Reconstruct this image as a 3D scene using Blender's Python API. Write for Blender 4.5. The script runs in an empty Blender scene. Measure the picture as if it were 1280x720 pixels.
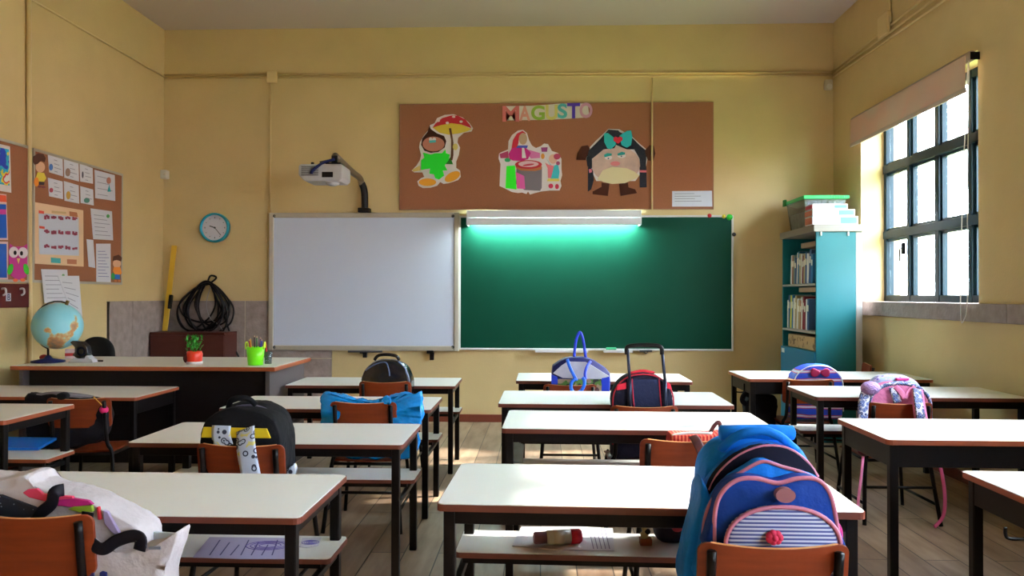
import bpy, math, random
from mathutils import Vector, Matrix
SC = bpy.context.scene
COL = SC.collection
PI = math.pi
# ---------------------------------------------------------------- camera, world, sun, exposure
F, YAW, PIT, ROL = 980.8, .0369, .0095, .0021
CAMZ = 1.25
XL, XR, YB, YN, H = -3.80, 2.85, 7.755, -3.2, 3.92
cam_d = bpy.data.cameras.new('camera')
cam = bpy.data.objects.new('camera', cam_d); COL.objects.link(cam)
cam_d.sensor_width = 36; cam_d.lens = 36 * F / 1280; cam_d.clip_start = .05; cam_d.clip_end = 300
CM = Matrix.Translation((0, 0, CAMZ)) @ Matrix.Rotation(YAW, 4, 'Z') @ Matrix.Rotation(PI/2 + PIT, 4, 'X') @ Matrix.Rotation(ROL, 4, 'Z')
cam.matrix_world = CM
SC.camera = cam
WORLD_STRENGTH = 36.0
SUN_STRENGTH = 22.0
EXPOSURE = 0.32
w = bpy.data.worlds.new('sky'); SC.world = w; w.use_nodes = True
bg = w.node_tree.nodes['Background']; bg.inputs[0].default_value = (.76, .87, 1, 1); bg.inputs[1].default_value = WORLD_STRENGTH
sd = bpy.data.lights.new('sun', 'SUN'); sd.energy = SUN_STRENGTH; sd.angle = math.radians(3); sd.color = (1, .95, .86)
sun = bpy.data.objects.new('sun', sd); COL.objects.link(sun)
SUN_DIR = Vector((-.80, -.14, -.56))     # travels into the room through the right-hand windows
sun.rotation_euler = SUN_DIR.to_track_quat('-Z', 'Y').to_euler(); sun.location = (12, 6, 9)
SC.view_settings.view_transform = 'Standard'; SC.view_settings.look = 'None'
SC.view_settings.exposure = EXPOSURE; SC.view_settings.gamma = 1; SC.view_settings.use_curve_mapping = False
SC.cycles.use_denoising = True; SC.cycles.max_bounces = 10; SC.cycles.diffuse_bounces = 6; SC.cycles.transparent_max_bounces = 12
SC.cycles.sample_clamp_indirect = 6; SC.cycles.caustics_reflective = False; SC.cycles.caustics_refractive = False

def at(u, v, x=None, y=None, z=None):
    """the point of the room seen at photo pixel (u, v) on the plane x=, y= or z="""
    d = (CM.to_3x3() @ Vector(((u - 640) / F, -(v - 360) / F, -1)))
    o = Vector((0, 0, CAMZ))
    t = (x - o.x) / d.x if x is not None else (y - o.y) / d.y if y is not None else (z - o.z) / d.z
    return o + d * t
# windows on the right wall: (y0, y1)
WZ0, WZ1, WT = 1.20, 2.86, .34
WIN = [(5.22, 7.10), (2.55, 4.43), (0.05, 1.93), (-2.6, -.72)]
# ---------------------------------------------------------------- materials
def srgb(c):
    return tuple(((x/255)/12.92 if x/255 <= .04045 else ((x/255 + .055)/1.055)**2.4) for x in c) + (1,)
MATS = {}
def mat(name, col, rough=.6, metal=0, spec=.5, noise=0, nscale=8, bump=0, bscale=60, emis=None, estr=0, coat=0, trans=0, alpha=1, sheen=0, stretch=None):
    if name in MATS: return MATS[name]
    m = bpy.data.materials.new(name); m.use_nodes = True; nt = m.node_tree; b = nt.nodes['Principled BSDF']; L = nt.links.new
    c = srgb(col)
    if max(col) < 90 and spec == .5 and rough > .3: b.inputs['Specular IOR Level'].default_value = spec = .18
    b.inputs['Base Color'].default_value = c; b.inputs['Roughness'].default_value = rough; b.inputs['Metallic'].default_value = metal
    b.inputs['Specular IOR Level'].default_value = spec; b.inputs['Coat Weight'].default_value = coat
    b.inputs['Transmission Weight'].default_value = trans; b.inputs['Alpha'].default_value = alpha; b.inputs['Sheen Weight'].default_value = 0
    tc = nt.nodes.new('ShaderNodeTexCoord'); mp = nt.nodes.new('ShaderNodeMapping'); L(tc.outputs['Object'], mp.inputs[0])
    if stretch: mp.inputs['Scale'].default_value = stretch
    if noise:
        n = nt.nodes.new('ShaderNodeTexNoise'); n.inputs['Scale'].default_value = nscale; n.inputs['Detail'].default_value = 5
        L(mp.outputs[0], n.inputs['Vector'])
        mr = nt.nodes.new('ShaderNodeMapRange'); mr.inputs['From Min'].default_value = .25; mr.inputs['From Max'].default_value = .75
        mr.inputs['To Min'].default_value = 1 - noise; mr.inputs['To Max'].default_value = 1 + noise; L(n.outputs[0], mr.inputs[0])
        hs = nt.nodes.new('ShaderNodeHueSaturation'); hs.inputs['Color'].default_value = c; L(mr.outputs[0], hs.inputs['Value']); L(hs.outputs[0], b.inputs['Base Color'])
    if bump:
        n2 = nt.nodes.new('ShaderNodeTexNoise'); n2.inputs['Scale'].default_value = bscale; n2.inputs['Detail'].default_value = 4; L(mp.outputs[0], n2.inputs['Vector'])
        bp = nt.nodes.new('ShaderNodeBump'); bp.inputs['Strength'].default_value = bump; bp.inputs['Distance'].default_value = .01
        L(n2.outputs[0], bp.inputs['Height']); L(bp.outputs[0], b.inputs['Normal'])
    if emis: b.inputs['Emission Color'].default_value = srgb(emis); b.inputs['Emission Strength'].default_value = estr
    MATS[name] = m; return m
def ramp_mat(name, tex, stops, rough=.7, scale=30, coords='Object', mapping=None, interp='CONSTANT', **kw):
    """a pattern material: tex is wave/voronoi/noise/checker, stops are (position, rgb)"""
    if name in MATS: return MATS[name]
    m = bpy.data.materials.new(name); m.use_nodes = True; nt = m.node_tree; b = nt.nodes['Principled BSDF']; L = nt.links.new
    b.inputs['Roughness'].default_value = rough
    tc = nt.nodes.new('ShaderNodeTexCoord'); mp = nt.nodes.new('ShaderNodeMapping'); L(tc.outputs[coords], mp.inputs[0])
    if mapping: mp.inputs['Rotation'].default_value = mapping
    t = nt.nodes.new({'wave': 'ShaderNodeTexWave', 'voronoi': 'ShaderNodeTexVoronoi', 'noise': 'ShaderNodeTexNoise'}[tex])
    t.inputs['Scale'].default_value = scale
    for k, v in kw.items():
        if k in ('bands_direction', 'wave_type', 'feature'): setattr(t, k, v)
        else: t.inputs[k.replace('_', ' ')].default_value = v
    L(mp.outputs[0], t.inputs['Vector'])
    r = nt.nodes.new('ShaderNodeValToRGB'); r.color_ramp.interpolation = interp
    while len(r.color_ramp.elements) < len(stops): r.color_ramp.elements.new(.5)
    for e, (p, c) in zip(r.color_ramp.elements, stops): e.position = p; e.color = srgb(c)
    out = 'Distance' if tex == 'voronoi' else 0
    L(t.outputs[out], r.inputs[0]); L(r.outputs[0], b.inputs['Base Color'])
    MATS[name] = m; return m
# ---------------------------------------------------------------- mesh helpers
WM = {}
class MB:
    def __init__(s, M=None): s.v = []; s.f = []; s.M = M
    def add(s, vs, fs):
        n = len(s.v)
        s.v += [(s.M @ Vector(p)) if s.M else Vector(p) for p in vs]; s.f += [[i + n for i in q] for q in fs]; return s
    def box(s, c, d, R=None):
        c = Vector(c); vs = []
        for dz in (-.5, .5):
            for dx, dy in ((-.5, -.5), (.5, -.5), (.5, .5), (-.5, .5)):
                p = Vector((dx*d[0], dy*d[1], dz*d[2]))
                if R is not None: p = R @ p
                vs.append(c + p)
        return s.add(vs, [(3,2,1,0), (4,5,6,7), (0,1,5,4), (1,2,6,5), (2,3,7,6), (3,0,4,7)])
    def box2(s, a, b):
        a = Vector(a); b = Vector(b); return s.box((a + b)/2, [abs(x) for x in (b - a)])
    def tube(s, pts, r, n=8, closed=False, flat=1.0, up=None):
        pts = [Vector(p) for p in pts]; m = len(pts); rings = []; prev = None
        for i, p in enumerate(pts):
            if closed: t = pts[(i+1) % m] - pts[i-1]
            else: t = pts[min(i+1, m-1)] - pts[max(i-1, 0)]
            t = t.normalized() if t.length > 1e-9 else Vector((0, 0, 1))
            if prev is None:
                a = Vector(up) if up else (Vector((0, 0, 1)) if abs(t.z) < .9 else Vector((0, 1, 0)))
            else: a = prev
            if up: a = Vector(up)
            e = t.cross(a); e = e.normalized() if e.length > 1e-6 else t.orthogonal().normalized(); q = e.cross(t).normalized(); prev = q
            rr = r[i] if isinstance(r, (list, tuple)) else r
            rings.append([p + e*(math.cos(2*PI*k/n)*rr) + q*(math.sin(2*PI*k/n)*rr*flat) for k in range(n)])
        vs = [x for g in rings for x in g]; fs = []
        for i in range(m if closed else m - 1):
            j = (i + 1) % m
            for k in range(n): fs.append((i*n + k, i*n + (k+1) % n, j*n + (k+1) % n, j*n + k))
        if not closed: fs.append(tuple(range(n))[::-1]); fs.append(tuple((m-1)*n + k for k in range(n)))
        return s.add(vs, fs)
    def bar(s, a, b, w, d=None, up=(0, 0, 1)):          # square bar from a to b
        a = Vector(a); b = Vector(b); t = (b - a).normalized(); u = Vector(up)
        if abs(t.dot(u)) > .95: u = Vector((0, 1, 0))
        e = t.cross(u).normalized(); q = e.cross(t); d = d or w
        vs = [p + e*(sx*w/2) + q*(sy*d/2) for p in (a, b) for sx, sy in ((-1,-1), (1,-1), (1,1), (-1,1))]
        return s.add(vs, [(3,2,1,0), (4,5,6,7), (0,1,5,4), (1,2,6,5), (2,3,7,6), (3,0,4,7)])
    def prism(s, poly, off, inv=False):                  # polygon (3-D points) pushed along off
        n = len(poly); off = Vector(off); a = [Vector(p) for p in poly]; vs = a + [p + off for p in a]
        return s.add(vs, [tuple(range(n))[::-1], tuple(range(n, 2*n))] + [(i, (i+1) % n, n + (i+1) % n, n + i) for i in range(n)])
    def lathe(s, prof, n=24, c=(0, 0, 0), R=None):
        c = Vector(c); vs = []; fs = []; m = len(prof)
        for r, z in prof:
            for k in range(n):
                p = Vector((r*math.cos(2*PI*k/n), r*math.sin(2*PI*k/n), z)); vs.append(c + (R @ p if R is not None else p))
        for i in range(m - 1):
            for k in range(n): fs.append((i*n + k, i*n + (k+1) % n, (i+1)*n + (k+1) % n, (i+1)*n + k))
        fs.append(tuple(range(n))[::-1]); fs.append(tuple((m-1)*n + k for k in range(n)))
        return s.add(vs, fs)
    def ball(s, c, r, n=14, sc=(1, 1, 1)):
        return s.lathe([(max(1e-4, r*math.sin(PI*i/n)) , -r*math.cos(PI*i/n)) for i in range(n+1)], n*2, c, Matrix.Diagonal(sc))
    def grid(s, P, thick=None):                          # P[i][j] points, optional thickness vector
        a, b = len(P), len(P[0]); vs = [Vector(p) for r in P for p in r]
        fs = [(i*b + j, i*b + j + 1, (i+1)*b + j + 1, (i+1)*b + j) for i in range(a-1) for j in range(b-1)]
        if thick is None: return s.add(vs, fs)
        n = a*b; T = Vector(thick); vs2 = [p + T for p in vs]
        fs2 = [tuple(n + k for k in q[::-1]) for q in fs]
        rim = [(0, j) for j in range(b)] + [(i, b-1) for i in range(1, a)] + [(a-1, j) for j in range(b-2, -1, -1)] + [(i, 0) for i in range(a-2, 0, -1)]
        ids = [i*b + j for i, j in rim]
        fs3 = [(ids[k], n + ids[k], n + ids[(k+1) % len(ids)], ids[(k+1) % len(ids)]) for k in range(len(ids))]
        return s.add(vs + vs2, fs + fs2 + fs3)
    def puffy(s, outline, y0, y1, inset=.15, p=2.5, rings=8, cz=None, wob=0, seed=0):
        """a soft slab: the (x, z) outline swept from y0 to y1 and pulled in at both faces"""
        rnd = random.Random(seed); n = len(outline)
        cx = sum(q[0] for q in outline)/n; cz = sum(q[1] for q in outline)/n if cz is None else cz
        ph = [rnd.uniform(0, 6) for _ in range(6)]; vs = []
        for i in range(rings + 1):
            t = -math.cos(PI*i/rings)
            k = 1 - inset*(1 - max(0, 1 - abs(t)**p)**(1/p))
            for x, z in outline:
                wv = wob*(math.sin(9*x/.3 + ph[0] + t*3) + math.sin(13*z/.3 + ph[1] - t*4))*.5
                vs.append((cx + (x - cx)*(k + wv), y0 + (y1 - y0)*(t + 1)/2, cz + (z - cz)*(k + wv)))
        fs = [(i*n + j, i*n + (j+1) % n, (i+1)*n + (j+1) % n, (i+1)*n + j) for i in range(rings) for j in range(n)]
        a = len(vs); vs.append((cx, y0, cz)); vs.append((cx, y1, cz))
        fs += [(a, (j+1) % n, j) for j in range(n)] + [(a+1, rings*n + j, rings*n + (j+1) % n) for j in range(n)]
        return s.add(vs, fs)
    def build(s, name, m, parent=None, smooth=False, bevel=0, local=False, seg=2, subsurf=0):
        me = bpy.data.meshes.new(name)
        if local: c = Vector((0, 0, 0))
        else:
            lo = [min(v[k] for v in s.v) for k in range(3)]; hi = [max(v[k] for v in s.v) for k in range(3)]
            c = Vector(((lo[0]+hi[0])/2, (lo[1]+hi[1])/2, lo[2]))
        me.from_pydata([v - c for v in s.v], [], s.f); me.materials.append(m)
        if smooth: me.polygons.foreach_set('use_smooth', [True]*len(me.polygons))
        me.update(); o = bpy.data.objects.new(name, me); COL.objects.link(o)
        import bmesh
        bm = bmesh.new(); bm.from_mesh(me); bmesh.ops.recalc_face_normals(bm, faces=bm.faces); bm.to_mesh(me); bm.free()
        T = Matrix.Translation(c)
        if local:
            if parent: o.parent = parent
            WM[o] = (WM[parent] if parent else Matrix()).copy()
        elif parent: o.parent = parent; o.matrix_basis = WM[parent].inverted() @ T; WM[o] = T
        else: o.matrix_basis = T; WM[o] = T
        if bevel: b = o.modifiers.new('bevel', 'BEVEL'); b.width = bevel; b.segments = seg; b.limit_method = 'ANGLE'; b.angle_limit = .6
        if subsurf: b = o.modifiers.new('subsurf', 'SUBSURF'); b.levels = subsurf; b.render_levels = subsurf
        return o
def tag(o, label=None, cat=None, group=None, kind=None):
    for k, v in (('label', label), ('category', cat), ('group', group), ('kind', kind)):
        if v: o[k] = v
    return o
def empty(name, loc, rz=0, label=None, cat=None, group=None, scale=None):
    o = bpy.data.objects.new(name, None); COL.objects.link(o); o.empty_display_size = .1
    o.location = loc; o.rotation_euler = (0, 0, rz); M = Matrix.Translation(loc) @ Matrix.Rotation(rz, 4, 'Z')
    if scale: o.scale = scale; M = M @ Matrix.Diagonal((*scale, 1))
    WM[o] = M; return tag(o, label, cat, group)
def to_mesh_object(o, M, parent):
    dg = bpy.context.evaluated_depsgraph_get(); me = bpy.data.meshes.new_from_object(o.evaluated_get(dg)); me.transform(M); n = MB(); n.v = [v.co.copy() for v in me.vertices]; n.f = [list(p.vertices) for p in me.polygons]; m = me.materials[0]; bpy.data.objects.remove(o); bpy.data.meshes.remove(me)
    return n.build('letter', m, parent)
def copy_tree(o, parent=None):
    c = o.copy(); COL.objects.link(c)
    if parent: c.parent = parent
    for ch in list(o.children): copy_tree(ch, c)
    return c
def struct(mb, name, m, **k): return tag(mb.build(name, m, **k), kind='structure')
def spline(pts, n=6, closed=False):
    pts = [Vector(p) for p in pts]; m = len(pts); out = []
    for i in range(m if closed else m - 1):
        if closed: a, b, c, d = pts[i-1], pts[i], pts[(i+1) % m], pts[(i+2) % m]
        else: a, b, c, d = pts[max(i-1, 0)], pts[i], pts[i+1], pts[min(i+2, m-1)]
        for k in range(n):
            t = k/n; out.append(.5*((2*b) + (c - a)*t + (2*a - 5*b + 4*c - d)*t*t + (3*b - a - 3*c + d)*t**3))
    if not closed: out.append(pts[-1])
    return out
def arch(w, h, r=None, n=10, base_r=.03, z0=0, pw=2.0, cx=0):
    """outline of a bag front: rounded base corners, superellipse shoulders"""
    r = r if r is not None else w/2; out = []
    for k in range(5): a = PI + k/4*PI/2; out.append((cx - w/2 + base_r + base_r*math.cos(a), z0 + base_r + base_r*math.sin(a)))
    for k in range(5): a = 1.5*PI + k/4*PI/2; out.append((cx + w/2 - base_r + base_r*math.cos(a), z0 + base_r + base_r*math.sin(a)))
    for k in range(3): out.append((cx + w/2, z0 + base_r + (h - r - base_r)*(k+1)/4))
    for k in range(2*n + 1):
        a = k/(2*n)*PI; c, s_ = math.cos(a), math.sin(a)
        out.append((cx + w/2*math.copysign(abs(c)**(2/pw), c), z0 + h - r + r*abs(s_)**(2/pw)))
    for k in range(3): out.append((cx - w/2, z0 + base_r + (h - r - base_r)*(3-k)/4))
    return out

# ---------------------------------------------------------------- room shell
def plaster():
    return mat('ochre_plaster', (208, 185, 134), rough=.75, noise=.05, nscale=3, bump=.15, bscale=90)
PL = plaster()
def floor_mat():
    m = bpy.data.materials.new('worn_floor_boards'); m.use_nodes = True; nt = m.node_tree; b = nt.nodes['Principled BSDF']; L = nt.links.new
    tc = nt.nodes.new('ShaderNodeTexCoord'); mp = nt.nodes.new('ShaderNodeMapping'); mp.inputs['Rotation'].default_value = (0, 0, PI/2); L(tc.outputs['Object'], mp.inputs[0])
    br = nt.nodes.new('ShaderNodeTexBrick'); br.inputs['Scale'].default_value = 1; br.inputs['Brick Width'].default_value = 1.9; br.inputs['Row Height'].default_value = .165
    br.inputs['Mortar Size'].default_value = .003; br.inputs['Mortar Smooth'].default_value = .2; br.offset = .37; br.inputs['Bias'].default_value = 0
    br.inputs['Color1'].default_value = srgb((164, 142, 118)); br.inputs['Color2'].default_value = srgb((130, 108, 90)); br.inputs['Mortar'].default_value = srgb((52, 38, 30))
    L(mp.outputs[0], br.inputs['Vector'])
    n = nt.nodes.new('ShaderNodeTexNoise'); n.inputs['Scale'].default_value = 3; n.inputs['Detail'].default_value = 6; mp2 = nt.nodes.new('ShaderNodeMapping'); mp2.inputs['Scale'].default_value = (5, .8, 1)
    L(tc.outputs['Object'], mp2.inputs[0]); L(mp2.outputs[0], n.inputs['Vector'])
    r = nt.nodes.new('ShaderNodeValToRGB'); r.color_ramp.elements[0].position = .3; r.color_ramp.elements[0].color = (.62, .52, .46, 1); r.color_ramp.elements[1].position = .62; r.color_ramp.elements[1].color = (1.05, 1.02, 1, 1)
    L(n.outputs[0], r.inputs[0]); mx = nt.nodes.new('ShaderNodeMix'); mx.data_type = 'RGBA'; mx.blend_type = 'MULTIPLY'; mx.inputs[0].default_value = 1
    L(br.outputs[0], mx.inputs[6]); L(r.outputs[0], mx.inputs[7]); L(mx.outputs[2], b.inputs['Base Color']); b.inputs['Roughness'].default_value = .45
    bp = nt.nodes.new('ShaderNodeBump'); bp.inputs['Strength'].default_value = .4; bp.inputs['Distance'].default_value = .004; bp.invert = True; L(br.outputs['Fac'], bp.inputs['Height']); L(bp.outputs[0], b.inputs['Normal'])
    return m
struct(MB().box2((XL - .3, YN - .3, -.1), (XR + .34, YB + .3, 0)), 'floor', floor_mat(), local=True)
struct(MB().box2((XL - .3, YN - .3, H), (XR + .34, YB + .3, H + .15)), 'ceiling', mat('ceiling_white', (204, 194, 194), rough=.9), local=True)
struct(MB().box2((XL - .3, YB, 0), (XR + .34, YB + .3, H)), 'wall_back', PL, local=True)
struct(MB().box2((XL - .3, YN, 0), (XL, YB, H)), 'wall_left', PL, local=True)
struct(MB().box2((XL - .3, YN - .3, 0), (XR + .34, YN, H)), 'wall_front', PL, local=True)
mb = MB(); mb.box2((XR, YN, 0), (XR + WT, YB, WZ0)); mb.box2((XR, YN, WZ1), (XR + WT, YB, H))
ys = [YN] + [q for ab in sorted(WIN) for q in ab] + [YB]
for a, b in zip(ys[::2], ys[1::2]): mb.box2((XR, a, WZ0), (XR + WT, b, WZ1))
struct(mb, 'wall_right', PL, local=True)
RED = mat('oxide_red_paint', (118, 52, 34), rough=.5, noise=.15, nscale=5)
struct(MB().box2((XL, YB - .02, 0), (XR, YB, .075)), 'baseboard_back', RED, bevel=.004)
struct(MB().box2((XL, YN, 0), (XL + .02, YB - .02, .075)), 'baseboard_left', RED, bevel=.004)
struct(MB().box2((XR - .02, YN, 0), (XR, YB - .02, .075)), 'baseboard_right', RED, bevel=.004)
# stone strip under the windows
STONE = mat('grey_stone', (150, 136, 132), rough=.7, noise=.22, nscale=14, bump=.5, bscale=40)
mb = MB(); y = YB
for y0 in (7.1, 4.86, 2.5, .2, -2.4):
    y1 = y - .006; mb.box2((XR - .035, y0, WZ0 - .115), (XR + .20, y1, WZ0 + .004)) if y0 < 7 else mb.box2((XR - .035, y0, WZ0 - .115), (XR, y1, WZ0)); y = y0
struct(mb, 'trim_1', STONE, bevel=.004)
# stone slabs of the dado, left wall and back wall
DZ = at(150, 376, x=XL).z
yd = at(133, 400, x=XL).y; slab = STONE
def dado(name, rects, axis):
    mb = MB()
    for a0, a1, z0, z1 in rects:
        if axis == 'x': mb.box2((a0 + .004, YB - .03, z0 + .004), (a1 - .004, YB, z1 - .004))
        else: mb.box2((XL, a0 + .004, z0 + .004), (XL + .03, a1 - .004, z1 - .004))
    return struct(mb, name, slab, bevel=.003)
xr_d = at(415.5, 460, y=YB).x; xm = at(333, 400, y=YB).x
ya = at(162, 400, x=XL).y
dado('trim_2', [(yd, ya, .08, DZ), (ya, YB - .03, .62, DZ), (ya, YB - .03, .08, .62)], 'y')
dado('trim_3', [(XL + .03, -2.95, .08, DZ), (-2.95, xr_d - .0, .62, DZ) , (-2.95, xr_d, .08, .62)], 'x')
# mortar behind the slabs
MORT = mat('pale_mortar', (196, 184, 160), rough=.9)
struct(MB().box2((XL, yd + .004, .076), (XL + .022, YB - .03, DZ - .004)).box2((XL + .022, YB - .022, .076), (xr_d - .004, YB, DZ - .004)), 'trim_4', MORT)

# windows
FR = mat('dark_teal_window_paint', (14, 40, 52), rough=.35, spec=.5)
def glass():
    m = bpy.data.materials.new('window_glass'); m.use_nodes = True; nt = m.node_tree; nt.nodes.clear(); L = nt.links.new
    o = nt.nodes.new('ShaderNodeOutputMaterial'); t = nt.nodes.new('ShaderNodeBsdfTransparent'); g = nt.nodes.new('ShaderNodeBsdfGlossy'); g.inputs['Roughness'].default_value = .02
    lw = nt.nodes.new('ShaderNodeLayerWeight'); pw = nt.nodes.new('ShaderNodeMath'); pw.operation = 'POWER'; pw.inputs[1].default_value = 4; L(lw.outputs['Facing'], pw.inputs[0]); f = nt.nodes.new('ShaderNodeMath'); f.operation = 'MULTIPLY_ADD'; f.inputs[1].default_value = .7; f.inputs[2].default_value = .03; L(pw.outputs[0], f.inputs[0]); mx = nt.nodes.new('ShaderNodeMixShader'); t.inputs[0].default_value = (.97, .985, .98, 1)
    L(f.outputs[0], mx.inputs[0]); L(t.outputs[0], mx.inputs[1]); L(g.outputs[0], mx.inputs[2]); L(mx.outputs[0], o.inputs[0]); return m
GL = glass()
XF = XR + .20
for wi, (a, b) in enumerate(WIN):
    fr = MB(); za, zb = WZ0 + .004, WZ1; n = 4; zs = [za, 1.79, 2.37, zb]
    fr.box2((XF, a, za), (XF + .07, b, za + .055)).box2((XF, a, zb - .06), (XF + .07, b, zb))
    fr.box2((XF, a, za), (XF + .07, a + .05, zb)).box2((XF, b - .05, za), (XF + .07, b, zb))
    for z in zs[1:3]: fr.box2((XF - .008, a, z - .035), (XF + .072, b, z + .035))
    for k in range(1, n):
        y = a + (b - a)*k/n; q = .032 if k == 2 else .024
        fr.box2((XF - .004, y - q, za), (XF + .068, y + q, zb))
    o = struct(fr, 'window_%d' % (wi + 1), FR, bevel=.004)
    for k in range(n):
        y0 = a + (b - a)*k/n; y1 = y0 + (b - a)/n
        for z0, z1 in zip(zs[:-1], zs[1:]):
            sa = MB(); i0, i1, j0, j1 = y0 + .03, y1 - .03, z0 + .035, z1 - .035; t = .022
            for p, q in (((i0, j0), (i1, j0 + t)), ((i0, j1 - t), (i1, j1)), ((i0, j0), (i0 + t, j1)), ((i1 - t, j0), (i1, j1))):
                sa.box2((XF + .015, p[0], p[1]), (XF + .055, q[0], q[1]))
            s_ = sa.build('sash', FR, o, bevel=.002)
            MB().box2((XF + .033, i0 + t, j0 + t), (XF + .037, i1 - t, j1 - t)).build('pane', GL, s_)
    if wi == 0:
        hd = MB().box2((XF - .03, 6.68, 1.60), (XF + .0, 6.70, 1.70)).tube([(XF - .025, 6.69, 1.66), (XF - .045, 6.69, 1.64), (XF - .045, 6.69, 1.54)], .007)
        hd.build('window_handle', mat('black_metal', (18, 16, 20), rough=.4), o)
# outdoors
struct(MB().box2((XR + WT, -20, -.6), (40, 40, -.1)), 'ground', mat('lawn', (120, 140, 84), rough=.95, noise=.2, nscale=2))
mb = MB(); P = []
rnd = random.Random(4)
for i in range(22):
    y = -8 + i*1.5; P.append([(9 + rnd.uniform(-.25, .25) + k*1.4, y, -.3 + k*.8) for k in range(9)])
mb.grid(P, (.6, 0, -.1))
tag(mb.build('stone_bank', ramp_mat('pale_rubble', 'voronoi', [(0, (214, 190, 176)), (.45, (196, 168, 150)), (.75, (150, 120, 108))], scale=2.2, interp='LINEAR', rough=.9)), 'pale pinkish rubble bank outside the window beyond the grass', 'bank')
# ---------------------------------------------------------------- tables
WHITE = mat('white_laminate', (232, 231, 226), rough=.32, spec=.5, noise=.015, nscale=4)
EDGE = mat('brown_edge', (100, 46, 32), rough=.45, noise=.12, nscale=12)
BLK = mat('black_enamel', (13, 9, 10), rough=.42, spec=.17)
TW, TD, TH = 1.2, .55, .62
def rrect(x0, x1, y0, y1, z, r=.02, n=3):
    out = []
    for cx, cy, a0 in ((x1 - r, y0 + r, -PI/2), (x1 - r, y1 - r, 0), (x0 + r, y1 - r, PI/2), (x0 + r, y0 + r, PI)):
        for k in range(n + 1): a = a0 + k/n*PI/2; out.append((cx + r*math.cos(a), cy + r*math.sin(a), z))
    return out
def make_table():
    t = empty('school_table', (0, 0, 0))
    top = MB().prism(rrect(-TW/2, TW/2, -TD/2, TD/2, TH - .02), (0, 0, .018)).build('tabletop', EDGE, t, local=True)
    MB().prism(rrect(-TW/2 + .003, TW/2 - .003, -TD/2 + .003, TD/2 - .003, TH - .002), (0, 0, .002)).build('laminate', WHITE, top, local=True)
    fx, fy = TW/2 - .035, TD/2 - .035
    fr = MB()
    for sy in (-1, 1): fr.box((0, sy*fy, TH - .040), (2*fx, .028, .038))
    for sx in (-1, 1): fr.box((sx*fx, 0, TH - .040), (.028, 2*fy, .038))
    fr.build('frame', BLK, t, local=True, bevel=.003)
    for sx in (-1, 1):
        for sy in (-1, 1):
            MB().box((sx*fx, sy*fy, (TH - .022)/2), (.034, .034, TH - .022)).build('leg', BLK, t, local=True, bevel=.004)
        r = MB().bar((sx*fx, -fy, .345), (sx*fx, fy, .345), .022).build('side_rail', BLK, t, local=True, bevel=.003)
    sh = MB().prism(rrect(-TW/2 + .01, TW/2 + .003, .03, TD/2 + .0, .378, .018), (0, 0, .016)).build('book_shelf', EDGE, t, local=True)
    MB().prism(rrect(-TW/2 + .013, TW/2, .033, TD/2 - .003, .394, .018), (0, 0, .002)).build('laminate', WHITE, sh, local=True)
    MB().bar((-fx, .06, .367), (fx, .06, .367), .02).bar((-fx, TD/2 - .06, .367), (fx, TD/2 - .06, .367), .02).build('shelf_rail', BLK, t, local=True)
    return t
# centre x, y, turn, height, label
TABLES = [
 ('L1', -1.289, 2.515, -.005, .609, 'white-topped school table behind the chair with the white tote, papers on its shelf'),
 ('L2', -1.189, 3.604, .005, .612, 'white-topped school table behind the chair holding the black and yellow backpack'),
 ('L3', -1.213, 4.627, .004, .613, 'white-topped school table partly covered by the shiny blue plastic bag'),
 ('L4', -1.199, 5.722, .011, .618, 'white-topped school table below the whiteboard, behind the glossy black backpack'),
 ('R1', .309, 2.496, -.028, .654, 'white-topped school table with a bottle on its shelf, behind the big blue backpack'),
 ('R2', .433, 3.688, -.020, .670, 'white-topped school table behind the chair with the red checked bag'),
 ('R3', .383, 4.284, -.009, .697, 'white-topped school table behind the trolley backpack with the raised handle'),
 ('R4', .430, 5.626, -.001, .669, 'white-topped school table below the green chalkboard, behind the blue and clear tote'),
 ('RR4', 1.958, 5.481, .008, .707, 'white-topped table before the teal bookcase, a black bag hung at its end'),
 ('RR3', 2.168, 4.810, -.004, .676, 'white-topped school table by the window wall behind the pink patterned backpack'),
 ('RR2', 1.979, 3.449, -.005, .680, 'white-topped school table in front of the chair with the pink backpack, right side'),
 ('RR1', 2.05, 2.42, -.004, .640, 'white-topped school table cut off by the lower right corner of the view'),
 ('LL3', -2.917, 4.692, 0, .661, 'white-topped school table right in front of the teacher desk at the left wall'),
 ('LL2', -3.06, 3.90, 0, .660, 'white-topped school table at the left edge with a blue notebook on its shelf'),
]
def rescale(i, s_):
    k, x, y, r, h, lab = TABLES[i]; TABLES[i] = (k, x*s_, y*s_, r, CAMZ - (CAMZ - h)*s_, lab)
SCL = {'R3': 1.06, 'RR4': 1.08, 'LL3': 1.05}
for i, T_ in enumerate(TABLES):
    if T_[0] in SCL: rescale(i, SCL[T_[0]])
q = at(1200, 588.4, z=.64); TABLES[11] = ('RR1', q.x + .6, q.y - .275) + TABLES[11][3:]
q = at(94.8, 505, z=.67); TABLES[13] = ('LL2', q.x - .6, q.y - .275, 0, .67, TABLES[13][5])
TB = {}
proto = make_table()
for i, (k, x, y, r, h, lab) in enumerate(TABLES):
    o = proto if i == 0 else copy_tree(proto)
    o.location = (x, y, 0); o.rotation_euler = (0, 0, r); ks = SCL.get(k, 1); o.scale = (ks, ks, h/TH)
    WM[o] = Matrix.Translation((x, y, 0)) @ Matrix.Rotation(r, 4, 'Z') @ Matrix.Diagonal((ks, ks, h/TH, 1))
    tag(o, lab, 'table', 'white school tables in rows'); TB[k] = (o, x, y, r, h)
EDGE_O = mat('orange_brown_edge', (146, 70, 40), rough=.4, noise=.1, nscale=12)
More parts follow.
